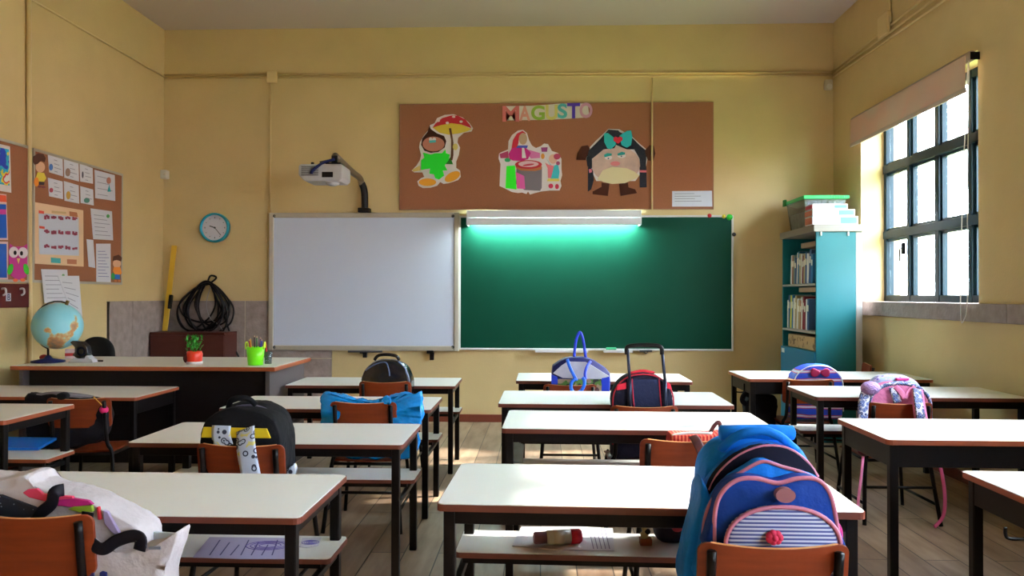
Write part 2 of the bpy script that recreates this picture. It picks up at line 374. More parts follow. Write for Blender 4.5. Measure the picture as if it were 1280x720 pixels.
for k in ('RR1', 'RR2', 'RR4', 'LL3', 'LL2'):
    for ch in list(TB[k][0].children):
        nm = ch.name.split('.')[0]
        if nm in ('tabletop', 'book_shelf'): ch.material_slots[0].link = 'OBJECT'; ch.material_slots[0].material = EDGE_O
        if k != 'LL2' and nm in ('book_shelf', 'shelf_rail', 'side_rail'):
            for g in list(ch.children): bpy.data.objects.remove(g)
            bpy.data.objects.remove(ch)
        elif k != 'LL2' and nm == 'frame':
            ch.data = ch.data.copy(); zt_ = max(v.co.z for v in ch.data.vertices)
            for v in ch.data.vertices:
                if v.co.z < zt_ - .01: v.co.z -= .045
# ---------------------------------------------------------------- chairs
PLY = mat('orange_brown_plywood', (122, 49, 20), rough=.45, spec=.3, noise=.2, nscale=6, stretch=(1, 1, 9))
PLYE = mat('plywood_edge', (214, 150, 96), rough=.5)
CH = .67
def curved_back(w, z0, z1, y, bow, th, nx=22, r=.028, lean=.12):
    """plywood back: rounded corners, bowed away in the middle"""
    pts = []
    for cx, cz, a0 in ((w/2 - r, z0 + r, -PI/2), (w/2 - r, z1 - r, 0)):
        for k in range(5): a = a0 + k/4*PI/2; pts.append((cx + r*math.cos(a), cz + r*math.sin(a)))
    zs = []
    P = []
    for i in range(nx + 1):
        x = -w/2*math.cos(PI*i/nx)*(1 + .0) if i not in (0, nx) else (-w/2 if i == 0 else w/2); d = w/2 - abs(x); e = 0 if d >= r else r - math.sqrt(max(0, r*r - (r - d)**2))
        lo, hi = z0 + e, z1 - e
        row = []
        for j in range(5):
            z = lo + (hi - lo)*j/4; row.append((x, y - bow*(1 - (2*x/w)**2) - (z - z0)*lean, z - .012*(1 - (2*x/w)**2)*(j/4)))
        P.append(row)
    return MB().grid(P, (0, th, 0))
def make_chair():
    t = empty('school_chair', (0, 0, 0))
    w = .355
    bkr = curved_back(w, CH - .175, CH, -.185 + .0, .022, .010).build('backrest', PLY, t, local=True, smooth=False, bevel=.002)
    P = []
    for i in range(15):
        x = -w/2 + .03 + (w - .06)*i/14; q = 1 - (2*x/w)**2; P.append((x, -.180 - .022*q - .175*.12, CH - .012*q + .0005))
    MB().tube(P, .0048, 6, flat=.35).build('backrest_edge', PLYE, bkr, local=True)
    P = []
    for i in range(9):
        x = -.18 + .36*i/8; P.append([(x, -.17 + .36*j/8, .36 + .006*abs(x)/.18 - (.012*max(0, (j - 6)/2)**2)) for j in range(9)])
    MB().grid(P, (0, 0, -.011)).build('seat', PLY, t, local=True, bevel=.003)
    for sx in (-1, 1):
        MB().tube(spline([(sx*.205, -.235, 0), (sx*.175, -.175, .33), (sx*.150, -.188, .42), (sx*.148, -.222, CH - .02)], 5), .0115, 8).build('leg', BLK, t, local=True, smooth=True)
        MB().tube(spline([(sx*.195, .20, 0), (sx*.165, .165, .33), (sx*.155, .12, .345), (sx*.165, -.16, .34)], 5), .0105, 8).build('leg', BLK, t, local=True, smooth=True)
        MB().tube([(sx*.1955, -.215, .11), (sx*.187, .19, .11)], .008, 6).build('stretcher', BLK, t, local=True, smooth=True)
    MB().tube([(-.187, -.199, .20), (.187, -.199, .20)], .008, 6).build('stretcher', BLK, t, local=True, smooth=True)
    MB().tube([(-.172, -.172, .342), (.172, -.172, .342), (.165, .14, .340), (-.165, .14, .340)], .009, 6, closed=True).build('seat_frame', BLK, t, local=True, smooth=True)
    return t
CHAIRS = {}
cproto = make_chair()
def chair(key, uc, v, label, rz=0, h=CH):
    p = at(uc, v, z=h)
    o = cproto if not CHAIRS else copy_tree(cproto)
    o.location = (p.x, p.y + .225, 0); o.rotation_euler = (0, 0, rz); o.scale = (1, 1, h/CH)
    tag(o, label, 'chair', 'plywood school chairs at the tables'); CHAIRS[key] = o; WM[o] = Matrix.Translation(o.location) @ Matrix.Rotation(rz, 4, 'Z'); return o
chair('L1', 28, 643, 'orange-brown plywood school chair draped with the white tote bag, lower left corner')
chair('R1', 970, 680, 'orange-brown plywood school chair holding the big blue and pink backpack')
chair('L2', 301, 555, 'plywood school chair with the black backpack and its patterned straps over the back', -.05)
chair('L3', 453, 502, 'dark plywood school chair wrapped by the shiny blue plastic bag', h=.69)
chair('L4', 480.5, 476.5, 'plywood school chair in front of the glossy black backpack under the whiteboard')
chair('R4', 713, 480, 'plywood school chair with the blue and clear tote on it')
chair('R3', 806, 507, 'plywood school chair with the trolley backpack behind its back', h=.675)
chair('R2', 858, 549, 'plywood school chair with the red checked bag and brown strap', h=.69)
chair('RR4', 1012, 474, 'plywood school chair with the blue and red backpack, in front of the teal bookcase', h=.67)
chair('RR3', 1127, 503, 'dark plywood school chair carrying the pink patterned backpack')
chair('LL3', 92, 497, 'plywood school chair at the left with a dark jacket hung on it', .08, h=.67)
o = copy_tree(cproto); o.location = (2.42, 6.45, 0); o.rotation_euler = (0, 0, 1.35); o.scale = (1, 1, 1.06); tag(o, 'brown plywood school chair turned sideways by the wall below the window', 'chair', 'plywood school chairs at the tables')
# ---------------------------------------------------------------- things on the back wall
ALU = mat('silver_frame', (186, 180, 168), rough=.4, metal=.3)
CORK = mat('cork', (150, 96, 66), rough=.9, noise=.10, nscale=120, bump=.3, bscale=300)
CORKF = mat('cork_board_rim', (150, 104, 76), rough=.6)
PAPER = mat('white_paper', (226, 226, 232), rough=.7)
def flat(c, **k): return mat('paint_%d_%d_%d' % c, c, rough=.7, **k)
def wr(u0, v0, u1, v1, y):
    a = at(u0, v0, y=y); b = at(u1, v1, y=y); return a.x, b.z, b.x, a.z
def wbox(mb, u0, v0, u1, v1, y0, y1):
    x0, z0, x1, z1 = wr(u0, v0, u1, v1, y0); return mb.box2((x0, y0, z0), (x1, y1, z1))
def frame4(x0, z0, x1, z1, t, y0, y1):
    return MB().box2((x0, y0, z0), (x0 + t, y1, z1)).box2((x1 - t, y0, z0), (x1, y1, z1)).box2((x0 + t, y0, z0), (x1 - t, y1, z0 + t)).box2((x0 + t, y0, z1 - t), (x1 - t, y1, z1))
# whiteboard
x0, z0, x1, z1 = wr(336, 266, 573.5, 439, YB - .05)
wb = empty('whiteboard', ((x0+x1)/2, YB - .03, z0), 0, 'large white board with silver frame left of the green chalkboard', 'whiteboard')
frame4(x0, z0, x1, z1, .05, YB - .055, YB - .005).build('frame', ALU, wb, bevel=.008)
MB().box2((x0 + .045, YB - .045, z0 + .045), (x1 - .045, YB - .01, z1 - .045)).build('board_surface', mat('white_board_enamel', (204, 214, 236), rough=.3), wb)
for u in (343, 566):
    for v in (270, 434): MB().lathe([(.0, -.003), (.016, -.003), (.016, 0)], 12, at(u, v, y=YB - .055), Matrix.Rotation(PI/2, 3, 'X')).build('corner_screw', mat('dark_grey_plastic', (70, 70, 74)), wb)
for u, v in ((454.5, 447), (538, 450)):
    p = at(u, 438, y=YB - .05); q = at(u, v, y=YB - .05)
    MB().box2((p.x - .035, YB - .07, p.z - .03), (p.x + .03, YB, p.z - .0)).box2((p.x - .005, YB - .07, q.z), (p.x + .035, YB - .03, p.z - .02)).build('pen_bracket', BLK, wb, bevel=.004)
q = at(455, 442, y=YB - .08); MB().tube([(q.x - .16, YB - .075, q.z + .02), (q.x + .18, YB - .075, q.z + .02)], .010).build('pen_rail', mat('dark_grey_plastic', (70, 70, 74)), wb)
# green chalkboard
x0, z0, x1, z1 = wr(573.5, 269.5, 917, 439, YB - .03)
cb = empty('chalkboard', ((x0+x1)/2, YB - .02, z0), 0, 'wide dark green chalkboard with thin pale frame below the long cork board', 'chalkboard')
frame4(x0, z0, x1, z1, .02, YB - .035, YB).build('frame', mat('pale_frame', (206, 206, 208), rough=.4), cb, bevel=.004)
MB().box2((x0 + .018, YB - .028, z0 + .018), (x1 - .018, YB - .004, z1 - .018)).build('board_surface', mat('green_slate', (6, 62, 46), rough=.5, spec=.12, noise=.08, nscale=2.2), cb)
WP = mat('white_plastic', (222, 222, 224), rough=.4)
for a, b in ((669, 735), (755, 791)):
    q0 = at(a, 437, y=YB - .08); q1 = at(b, 440, y=YB - .08)
    MB().box2((q0.x, YB - .10, q1.z - .006), (q1.x, YB - .005, q1.z + .006)).box2((q0.x, YB - .10, q1.z), (q1.x, YB - .094, q1.z + .02)).build('chalk_ledge', WP, cb)
q = at(764, 437, y=YB - .06)
tag(MB().box2((q.x - .05, YB - .085, q.z - .012), (q.x + .05, YB - .04, q.z + .02)).build('board_eraser', flat((60, 170, 120)), bevel=.006), 'green felt board eraser on the ledge below the chalkboard', 'eraser')
q = at(807, 438, y=YB - .03)
tag(MB().box2((q.x - .06, YB - .06, q.z - .012), (q.x + .06, YB - .004, q.z + .004)).tube([(q.x - .02, YB - .05, q.z - .012), (q.x + .0, YB - .06, q.z - .03), (q.x + .02, YB - .05, q.z - .012)], .005).build('metal_clip', mat('dark_grey_plastic', (70, 70, 74)), bevel=.003), 'small dark metal clip on the lower chalkboard frame', 'clip')
for nm, u, v, c in (('red', 887, 269.5, (190, 30, 40)), ('yellow', 905, 270.5, (220, 200, 60)), ('green', 912, 271.5, (40, 190, 50)), ('dark grey', 917.5, 293, (80, 78, 80))):
    r = .02 if nm != 'green' else .03
    tag(MB().lathe([(.001, -.014), (r*.8, -.014), (r, -.006), (r, 0)], 16, at(u, v, y=YB - .036), Matrix.Rotation(-PI/2, 3, 'X') @ Matrix.Diagonal((1, 1, -1))).build('magnet', flat(c), smooth=True),
        'round %s magnet at the upper right corner of the chalkboard' % nm, 'magnet', 'magnets on the chalkboard frame')
# fluorescent board light
x0, z0, x1, z1 = wr(583, 262.5, 802, 281, YB - .22)
bl = empty('board_light', ((x0+x1)/2, YB - .1, z0), 0, 'long white fluorescent light glowing over the top of the chalkboard', 'light')
hs = MB(); WM_ = mat('white_lamp_enamel', (214, 218, 224), rough=.4)
hs.box2((x0, YB - .22, z0), (x1, YB - .215, (z0+z1)/2 - .004)).box2((x0, YB - .212, (z0+z1)/2 - .002), (x1, YB - .206, z1))
hs.box2((x0, YB - .215, z1 - .012), (x1, YB - .045, z1))
hs.box2((x0, YB - .215, z0), (x0 + .012, YB - .04, z1)).box2((x1 - .012, YB - .215, z0), (x1, YB - .04, z1))
hs.build('housing', WM_, bl, bevel=.002)
MB().box2(((x0+x1)/2 - .5, YB - .10, z1 - .06), ((x0+x1)/2 + .5, YB - .045, z1 - .012)).box2(((x0+x1)/2 - .04, YB - .1, z1 - .016), ((x0+x1)/2 + .04, YB - .024, z1 + .01)).build('ballast_box', WM_, bl)
for s_ in (x0 + .03, x1 - .03): MB().box((s_, YB - .135, z0 + .05), (.02, .035, .06)).build('tube_holder', WP, bl)
TUBE = mat('glowing_tube', (255, 255, 255), emis=(226, 255, 250), estr=260)
MB().tube([(x0 + .04, YB - .135, z0 + .035), (x1 - .04, YB - .135, z0 + .035)], .014, 12).build('tube', TUBE, bl, smooth=True)
# cork board on the back wall
x0, z0, x1, z1 = wr(499.5, 130, 892, 261.5, YB - .02)
ck = empty('cork_board', ((x0+x1)/2, YB - .01, z0), 0, 'long brown cork board above the chalkboard with children\'s paper cutouts', 'noticeboard')
MB().box2((x0, YB - .02, z0), (x1, YB - .001, z1)).build('cork_panel', CORK, ck)
frame4(x0, z0, x1, z1, .008, YB - .023, YB - .001).build('rim', CORKF, ck)
CKY = YB - .021
# paper cutouts: layers of cut paper, each a little in front of the other
def cutout(name, label, cat, org, sc, layers, y=None, x=None, group=None):
    pl = (lambda u, v, d: at(u, v, y=y - d)) if y is not None else (lambda u, v, d: at(u, v, x=x + d))
    nrm = Vector((0, 1, 0)) if y is not None else Vector((-1, 0, 0))
    t = None
    for i, (part, col, pts, lv) in enumerate(layers):
        P = []
        for q in pts: P.append(q)
        if len(P) == 1:                 # ellipse (cx, cy, rx, ry, tilt)
            cx, cy, rx, ry, *ti = P[0]; ti = math.radians(ti[0]) if ti else 0
            P = [(cx + rx*math.cos(a)*math.cos(ti) - ry*math.sin(a)*math.sin(ti), cy + rx*math.cos(a)*math.sin(ti) + ry*math.sin(a)*math.cos(ti)) for a in [k*2*PI/20 for k in range(20)]]
        d = .002 + lv*.0025
        poly = [pl(org[0] + a/sc, org[1] + b/sc, d) for a, b in P]
        mb = MB().prism(poly, nrm*.0022)
        m = col if not isinstance(col, tuple) else flat(col)
        if t is None:
            c = sum(poly, Vector())/len(poly); t = empty(name, c, 0, label, cat, group)
        mb.build(part, m, t)
    return t
WHT = (228, 222, 226)
cutout('mushroom_cutout', 'paper cutout of a green leaf figure holding a red spotted mushroom', 'decoration', (500, 130), 6.26, [
 ('backing', WHT, [(235,165),(270,150),(290,110),(350,85),(420,80),(490,105),(540,145),(572,190),(560,215),(500,225),(455,265),(450,300),(470,340),(460,400),(440,450),(440,500),(470,520),(475,570),(455,595),(380,620),(340,625),(315,610),(290,640),(240,655),(180,658),(145,640),(135,605),(165,580),(190,570),(175,535),(110,535),(92,520),(130,480),(155,440),(165,400),(150,340),(155,300),(190,240),(225,200)], 0),
 ('mushroom_gills', (214, 190, 60), [(255,185),(320,165),(400,150),(480,160),(560,195),(520,215),(460,230),(380,240),(310,225)], 1),
 ('mushroom_cap', (186, 26, 44), [(255,185),(275,155),(330,110),(400,90),(450,90),(510,120),(545,160),(560,190),(480,160),(400,150),(320,165)], 1),
 ('spot', WHT, [(300,130,13,10)], 2), ('spot', WHT, [(420,100,13,8)], 2), ('spot', WHT, [(370,148,13,10)], 2), ('spot', WHT, [(478,138,13,9)], 2),
 ('mushroom_stem', (96, 52, 26), [(382,190),(400,188),(418,300),(418,400),(410,440),(395,440),(400,350),(400,280)], 2),
 ('hood', (62, 30, 22), [(232,165),(240,195),(290,230),(345,250),(362,290),(350,340),(300,375),(240,382),(190,365),(165,320),(175,270),(215,220)], 1),
 ('face', (186, 120, 100), [(262,313,86,58)], 2), ('eye', WHT, [(240,276,14,14)], 3), ('eye', WHT, [(268,276,14,14)], 3), ('glasses', (80, 190, 200), [(228,285),(280,282),(280,300),(230,304)], 4),
 ('hand', (214, 190, 110), [(155,480),(160,520),(105,530),(95,515)], 1), ('hand', (214, 200, 120), [(433,335,20,26)], 3),
 ('leaf_tip', (20, 120, 20), [(350,470),(395,415),(415,472)], 1),
 ('leaf', (20, 220, 40), [(165,440),(190,420),(180,380),(240,395),(275,385),(330,385),(355,355),(360,385),(390,395),(380,440),(350,480),(370,520),(335,520),(345,560),(305,592),(275,580),(265,550),(230,545),(235,505),(165,515)], 2),
 ('shoe', (230, 160, 40), [(215,612,68,30)], 1), ('shoe', (230, 160, 40), [(410,568,66,34,-28)], 1)], y=CKY)
cutout('grandmother_cutout', 'paper cutout of a woman in red scarf at a round table with a child', 'decoration', (610, 155), 8, [
 ('backing', WHT, [(110,300),(125,285),(200,255),(205,170),(240,110),(300,65),(350,58),(390,90),(410,160),(440,215),(480,240),(530,220),(560,195),(600,200),(640,270),(700,290),(735,350),(735,450),(742,510),(725,570),(735,620),(715,665),(620,665),(530,675),(470,690),(420,705),(400,675),(385,700),(340,685),(300,690),(240,680),(170,645),(115,620),(120,500),(125,400),(105,345)], 0),
 ('sleeve', (170, 50, 100), [(115,300),(200,270),(208,340),(125,342)], 1), ('sleeve', (214, 120, 180), [(380,250),(520,290),(520,340),(430,345),(400,310)], 1),
 ('dress', (196, 24, 130), [(205,300),(240,240),(340,230),(380,240),(430,290),(400,350),(340,370),(250,365),(215,350)], 2),
 ('scarf', (190, 24, 50), [(235,245),(250,160),(290,95),(345,68),(388,100),(340,90),(310,130),(305,190),(290,235)], 2), ('head', (186, 160, 130), [(350,148,42,58)], 3),
 ('collar', (60, 80, 190), [(280,238),(300,215),(400,215),(390,240)], 4), ('apron', WHT, [(340,235),(362,240),(382,340),(340,340)], 4),
 ('plant', (40, 170, 110), [(195,360,30,20)], 1), ('green_sack', (40, 240, 30), [(185,420),(270,415),(280,560),(285,655),(175,640)], 1),
 ('drum', (120, 112, 122), [(285,430),(540,430),(537,640),(520,668),(365,660),(280,600)], 1), ('pink_cloth', (220, 90, 170), [(278,480),(362,520),(372,650),(290,645)], 2),
 ('rim_band', (186, 110, 60), [(275,420),(538,420),(532,455),(470,470),(330,465),(285,445)], 2), ('table_round', (190, 30, 50), [(405,405,135,44)], 3), ('plate', (224, 190, 200), [(405,400,102,30)], 4), ('chestnuts', (190, 60, 80), [(405,408,58,10,-8)], 5),
 ('basket', (150, 60, 130), [(530,235),(597,232),(590,278),(537,278)], 1), ('flame', (224, 150, 60), [(548,322,18,28)], 1),
 ('child_dress', (60, 190, 210), [(575,330),(640,425),(700,400),(716,480),(706,545),(625,545),(635,430)], 1), ('child_arm', (226, 120, 140), [(570,385),(600,405),(660,420),(630,540),(600,540),(596,440)], 2),
 ('skirt', (226, 210, 100), [(600,545),(710,545),(715,572),(590,572)], 2), ('child_head', (220, 176, 160), [(650,350,42,48)], 2), ('child_hair', (180, 60, 100), [(690,325,34,30)], 3), ('pigtail', (160, 60, 110), [(700,392,20,20)], 3),
 ('shoe', (200, 40, 80), [(628,620,24,24,-30)], 1), ('shoe', (200, 40, 80), [(690,625,19,26)], 1)], y=CKY)
MOT = mat('mottled_pink_paper', (206, 176, 170), rough=.8, noise=.2, nscale=9)
HAIR = mat('dark_slate_paper', (40, 42, 54), rough=.7, noise=.3, nscale=60)
BRN = (70, 34, 24)
cutout('chestnut_girl_cutout', 'paper cutout of a round face with dark braids and a turquoise bow', 'decoration', (715, 155), 7.58, [
 ('backing', WHT, [(345,46),(450,50),(570,120),(640,185),(712,245),(715,330),(702,400),(600,540),(230,540),(132,330),(150,240),(220,165)], 0),
 ('hand', BRN, [(40,340),(50,280),(90,210),(150,200),(170,230),(150,290),(125,342)], 1), ('hand', BRN, [(690,250),(735,200),(775,205),(790,280),(770,350),(720,345),(700,300)], 4),
 ('braid', HAIR, [(152,380),(200,440),(207,530),(182,620),(150,640)], 1), ('braid', HAIR, [(640,400),(705,400),(708,600),(642,602)], 1),
 ('face', MOT, [(415,385,232,175)], 2), ('boot', BRN, [(280,555),(355,565),(340,682),(195,665),(195,640),(280,595)], 1), ('boot', BRN, [(445,565),(530,555),(535,600),(600,620),(615,655),(460,682)], 1),
 ('hair', HAIR, [(345,52),(440,60),(470,110),(400,230),(300,240),(240,290),(190,330),(190,420),(145,400),(137,330),(160,250),(220,190),(270,140)], 3),
 ('hair', HAIR, [(420,60),(540,120),(570,130),(640,200),(700,250),(705,330),(700,430),(650,440),(640,330),(590,240),(520,240),(420,200)], 3),
 ('scarf', (224, 214, 176), [(240,525),(290,440),(380,405),(520,420),(590,450),(638,490),(600,520),(500,560),(380,568),(300,550)], 3),
 ('eye', WHT, [(345,318,36,20)], 3), ('eye', WHT, [(470,302,40,20)], 3), ('eyelid', (20, 150, 150), [(303,292),(335,275),(377,280),(377,298),(308,315)], 4), ('eyelid', (20, 150, 150), [(430,282),(470,263),(503,270),(500,290),(435,300)], 4),
 ('pupil', (50, 80, 120), [(345,326,7,7)], 4), ('pupil', (50, 80, 120), [(468,306,7,7)], 4), ('mouth', (220, 130, 140), [(410,375,46,22)], 3),
 ('bow', (30, 176, 176), [(305,90),(340,85),(400,130),(420,190),(370,240),(335,230),(305,170)], 5), ('bow', (30, 176, 186), [(450,110),(520,65),(560,60),(572,120),(560,200),(520,225),(470,200)], 5),
 ('heart', (200, 24, 50), [(435,130),(455,118),(478,128),(480,150),(438,188),(395,160),(393,132),(415,118)], 6),
 ('hair_tie', (220, 120, 140), [(158,430),(185,425),(190,455),(165,465)], 4), ('hair_tie', (220, 120, 140), [(642,438),(705,438),(705,458),(642,458)], 4)], y=CKY)
# letters
bn = cutout('letter_banner', 'row of coloured paper letters along the top edge of the cork board', 'banner', (620, 120), 9.846, [('backing', (214, 206, 196), [(85,125),(430,120),(600,108),(760,95),(1130,90),(1150,262),(900,278),(600,294),(100,300)], 0)], y=CKY - .001)
for ch, u0, u1, v0, v1, c in (('M', 628, 649, 132.5, 152, (206, 110, 106)), ('A', 649, 663, 132.5, 151, (214, 150, 136)), ('G', 664, 681, 132, 150, (140, 176, 60)), ('U', 682, 697, 131, 150, (206, 196, 110)), ('S', 697, 709, 129.5, 148, (80, 176, 180)), ('T', 709, 725, 129, 148, (70, 36, 160)), ('O', 724.5, 740.5, 128.5, 147.5, (206, 150, 176))):
    cu = bpy.data.curves.new('letter', 'FONT'); cu.body = ch; cu.size = 1; cu.offset = .03; cu.extrude = .01
    o = bpy.data.objects.new('letter', cu); COL.objects.link(o); cu.materials.append(flat(c))
    me = None
    x0, z0, x1, z1 = wr(u0, v0, u1, v1, CKY - .006)
    bpy.context.view_layer.update()
    bb = [Vector(q) for q in o.bound_box]; lx = min(q.x for q in bb); hx = max(q.x for q in bb); ly = min(q.y for q in bb); hy = max(q.y for q in bb)
    sx, sy = (x1 - x0)/(hx - lx), (z1 - z0)/(hy - ly)
    M = Matrix.Translation((x0, CKY - .007, z0)) @ Matrix.Rotation(PI/2, 4, 'X') @ Matrix.Diagonal((sx, sy, .15, 1)) @ Matrix.Translation((-lx, -ly, 0))
    to_mesh_object(o, M, bn)
def lines(org, sc, segs, y=None, x=None, w=.004, d=.004, m=None, parent=None, name='print'):
    mb = MB()
    for a in segs:
        if y is not None: p, q = at(org[0] + a[0]/sc, org[1] + a[1]/sc, y=y - d), at(org[0] + a[2]/sc, org[1] + a[3]/sc, y=y - d); up = (0, 1, 0)
        else: p, q = at(org[0] + a[0]/sc, org[1] + a[1]/sc, x=x + d), at(org[0] + a[2]/sc, org[1] + a[3]/sc, x=x + d); up = (1, 0, 0)
        mb.bar(p, q, w, .0008, up)
    return mb.build(name, m or flat((110, 112, 130)), parent)
t = cutout('notice_sheet', 'small white printed sheet at the lower right of the cork board', 'paper', (690, 120), 4.5, [('sheet', (206, 212, 226), [(676,535),(900,533),(902,622),(676,622)], 0)], y=CKY)
lines((690, 120), 4.5, [(690, 550 + k*14, 800 + (k*37) % 70, 549 + k*14) for k in range(4)], y=CKY, w=.004, parent=t)
# conduits (painted pipes)
PIPE = mat('painted_pipe', (216, 194, 142), rough=.5)
def pipe(name, pts, r, label, **pl):
    P = [at(u, v, **pl) for u, v in pts]; return tag(MB().tube(P, r, 8).build(name, PIPE, smooth=True), label, 'pipe', None)
yp = YB - .014
for v0, v1, l in ((93.5, 90, 'upper'), (97, 94, 'lower')): pipe('wall_conduit', [(205.5, v0), (1041, v1)], .008, '%s of the two thin painted pipes running along the top of the back wall' % l, y=yp)
pipe('wall_conduit', [(338, 99), (338, 265.5)], .008, 'thin painted pipe dropping from the junction box to the whiteboard', y=yp)
pipe('wall_conduit', [(815, 97), (815, 262)], .009, 'thin painted pipe crossing the cork board from top to bottom', y=YB - .034)
pipe('wall_conduit', [(205, 96), (40, 0), (-60, -58)], .009, 'slanting thin pipe high on the left wall', x=XL + .012)
pipe('wall_conduit', [(36, -45), (36.5, 200), (37.5, 450), (38, 500)], .018, 'thick vertical painted pipe between the two cork boards on the left wall', x=XL + .02)
for k, (a, b) in enumerate((((1041, 89.5), (1160, -6)), ((1041, 93), (1175, -6)), ((1041, 97), (1190, -6)))): pipe('wall_conduit', [a, b], .0095, '%s of three slanting pipes high on the window wall' % ('topmost', 'middle', 'lowest')[k], x=XR - .014)
pipe('wall_conduit', [(1112.5, -20), (1113, 27)], .009, 'short vertical pipe above the junction on the window wall', x=XR - .02)
x0, z0, x1, z1 = wr(333, 89, 346, 103, YB - .05)
tag(MB().box2((x0, YB - .05, z0), (x1, YB - .022, z1)).box2((x0 + .01, YB - .022, z0 + .01), (x1 - .01, YB, z1 - .01)).build('junction_box', PIPE, bevel=.006), 'small painted square junction box on the back wall above the whiteboard', 'junction box')
p = at(1106, 30, x=XR - .03)
tag(MB().box2((XR - .05, p.y - .09, p.z - .10), (XR - .024, p.y + .10, p.z + .08)).box2((XR - .024, p.y - .05, p.z - .05), (XR, p.y + .05, p.z + .05)).build('junction_box', PIPE, bevel=.006), 'painted square junction box on the window wall below the vertical pipe', 'junction box')
def sensor(u0, v0, u1, v1, y, label):
    x0, z0, x1, z1 = wr(u0, v0, u1, v1, y); c = ((x0+x1)/2, z0)
    t = empty('motion_sensor', (c[0], y, z0), 0, label, 'sensor')
    h = z1 - z0
    MB().box2((x0, y, z0 + .1*h), (x1, y + .05, z1)).build('sensor_case', mat('cream_plastic', (206, 196, 170), rough=.4), t, bevel=.012, seg=3)
    MB().ball(((x0+x1)/2, y - .0, z0 + .36*h), (x1 - x0)*.38, 8, (1, .6, 1)).build('lens', mat('frosted_lens', (220, 214, 200), rough=.3), t, smooth=True)
    MB().box2(((x0+x1)/2 - .02, y + .045, z0 + .3*h), ((x0+x1)/2 + .02, YB, z1 - .02)).build('mount', PIPE, t)
sensor(1032, 99, 1041.5, 113, YB - .1, 'cream motion sensor high in the right corner of the back wall')
x0, z0, x1, z1 = wr(203, 212, 211.5, 223, YB - .08)
t = empty('motion_sensor', (x0, YB - .08, z0), 0, 'tiny cream motion sensor in the left corner above the clock', 'sensor')
MB().box2((XL + .001, YB - .08, z0), (XL + .065, YB - .001, z1)).build('sensor_case', mat('off_white_plastic', (222, 220, 216)), t, bevel=.01); MB().ball((XL + .05, YB - .078, (z0+z1)/2), .014, 8).build('lens', mat('frosted_lens', (220, 214, 200)), t, smooth=True)
# clock
c = at(268, 284.5, y=YB - .04); R_ = .148; RX = Matrix.Rotation(PI/2, 3, 'X')
ckl = empty('wall_clock', (c.x, YB, c.z - R_), 0, 'round wall clock with turquoise rim and white face left of the whiteboard', 'clock')
MB().lathe([(R_*.87, .0), (R_*.86, .05), (R_*.93, .062), (R_, .05), (R_*1.0, 0)], 40, (c.x, YB, c.z), RX).build('rim', mat('turquoise_plastic', (20, 150, 176), rough=.3), ckl, smooth=True)
MB().lathe([(.001, .03), (R_*.88, .03), (R_*.88, 0)], 40, (c.x, YB, c.z), RX).build('face', mat('clock_face', (214, 212, 222), rough=.4), ckl)
mk = MB()
for k in range(12): a = k*PI/6; mk.box((c.x + math.sin(a)*R_*.68, YB - .031, c.z + math.cos(a)*R_*.68), (.007, .002, .007 if k % 3 else .014))
mk.build('hour_marks', mat('dark_grey_plastic', (70, 70, 74)), ckl)
for a, l, w_ in ((-1.25, .055, .01), (2.45, .1, .006)): MB().bar((c.x, YB - .034, c.z), (c.x + math.sin(a)*l, YB - .034, c.z + math.cos(a)*l), w_, .002, (0, 1, 0)).build('hand', mat('dark_grey_plastic', (70, 70, 74)), ckl)
MB().lathe([(.001, .036), (.01, .036), (.01, .03)], 12, (c.x, YB, c.z), RX).build('hub', mat('dark_grey_plastic', (70, 70, 74)), ckl)
# projector on its arm
SIL = mat('silver_grey_plastic', (178, 178, 184), rough=.35); DG = mat('dark_grey_plastic', (70, 70, 74))
b0 = at(456, 264, y=YB - .06); b1 = at(455.5, 240, y=YB - .07); b2 = at(452, 226, y=YB - .1); ya_ = 6.60; e = at(419, 195, y=ya_)
ma = empty('projector_mount', (b0.x, YB, b0.z), 0, 'bent metal arm reaching from the whiteboard top out to the projector', 'arm')
MB().tube(spline([b0, b1, b2 + Vector((-.0, 0, -.02))], 6), .034, 14).build('upright', mat('black_metal', (18, 16, 20), rough=.35), ma, smooth=True)
MB().tube(spline([b2 + Vector((0, .0, -.03)), b2 + Vector((-.005, -.07, .02)), e + (b2 - e)*.6, e], 5), .030, 12).build('boom', mat('grey_metal', (120, 108, 92), rough=.35, metal=.5), ma, smooth=True)
MB().box2((b0.x - .06, YB - .11, b0.z - .015), (b0.x + .05, YB - .0, b0.z + .03)).build('wall_foot', mat('black_metal', (18, 16, 20)), ma, bevel=.006)
pr = empty('projector', (0, 0, 0)); x0, z0, x1, z1 = wr(373, 205, 428, 226, ya_ - .1)
pr.location = ((x0+x1)/2, ya_ + .03, z0); WM[pr] = Matrix.Translation(pr.location); tag(pr, 'silver-grey projector hanging from the arm above the whiteboard', 'projector')
def rbox(x0, x1, y0, y1, z0, z1, r): 
    out = [(x0 + r, z0), (x1 - r*.5, z0), (x1, z0 + r*.5), (x1, z1 - r*.3), (x1 - r*.3, z1), (x0 + r*.3, z1), (x0, z1 - r*.3), (x0, z0 + r)]
    return MB().prism([(a, y0, b) for a, b in out], (0, y1 - y0, 0))
rbox(x0, x1, ya_ - .1, ya_ + .18, z0, z1, .05).build('body', SIL, pr, bevel=.012, seg=3)
v_ = MB()
for k in range(7): v_.box2((x0 + .025, ya_ - .103, z0 + .045 + k*.012), (x0 + .17, ya_ - .098, z0 + .050 + k*.012))
v_.build('vent', DG, pr)
MB().box2((x0 + .20, ya_ - .104, z0 + .03), (x1 - .08, ya_ - .098, z0 + .075)).build('port_panel', mat('black_metal', (18, 16, 20)), pr)
MB().ball((x1 - .11, ya_ - .0, z0 - .0), .06, 10, (1, 1, .55)).build('mirror_dome', SIL, pr, smooth=True)
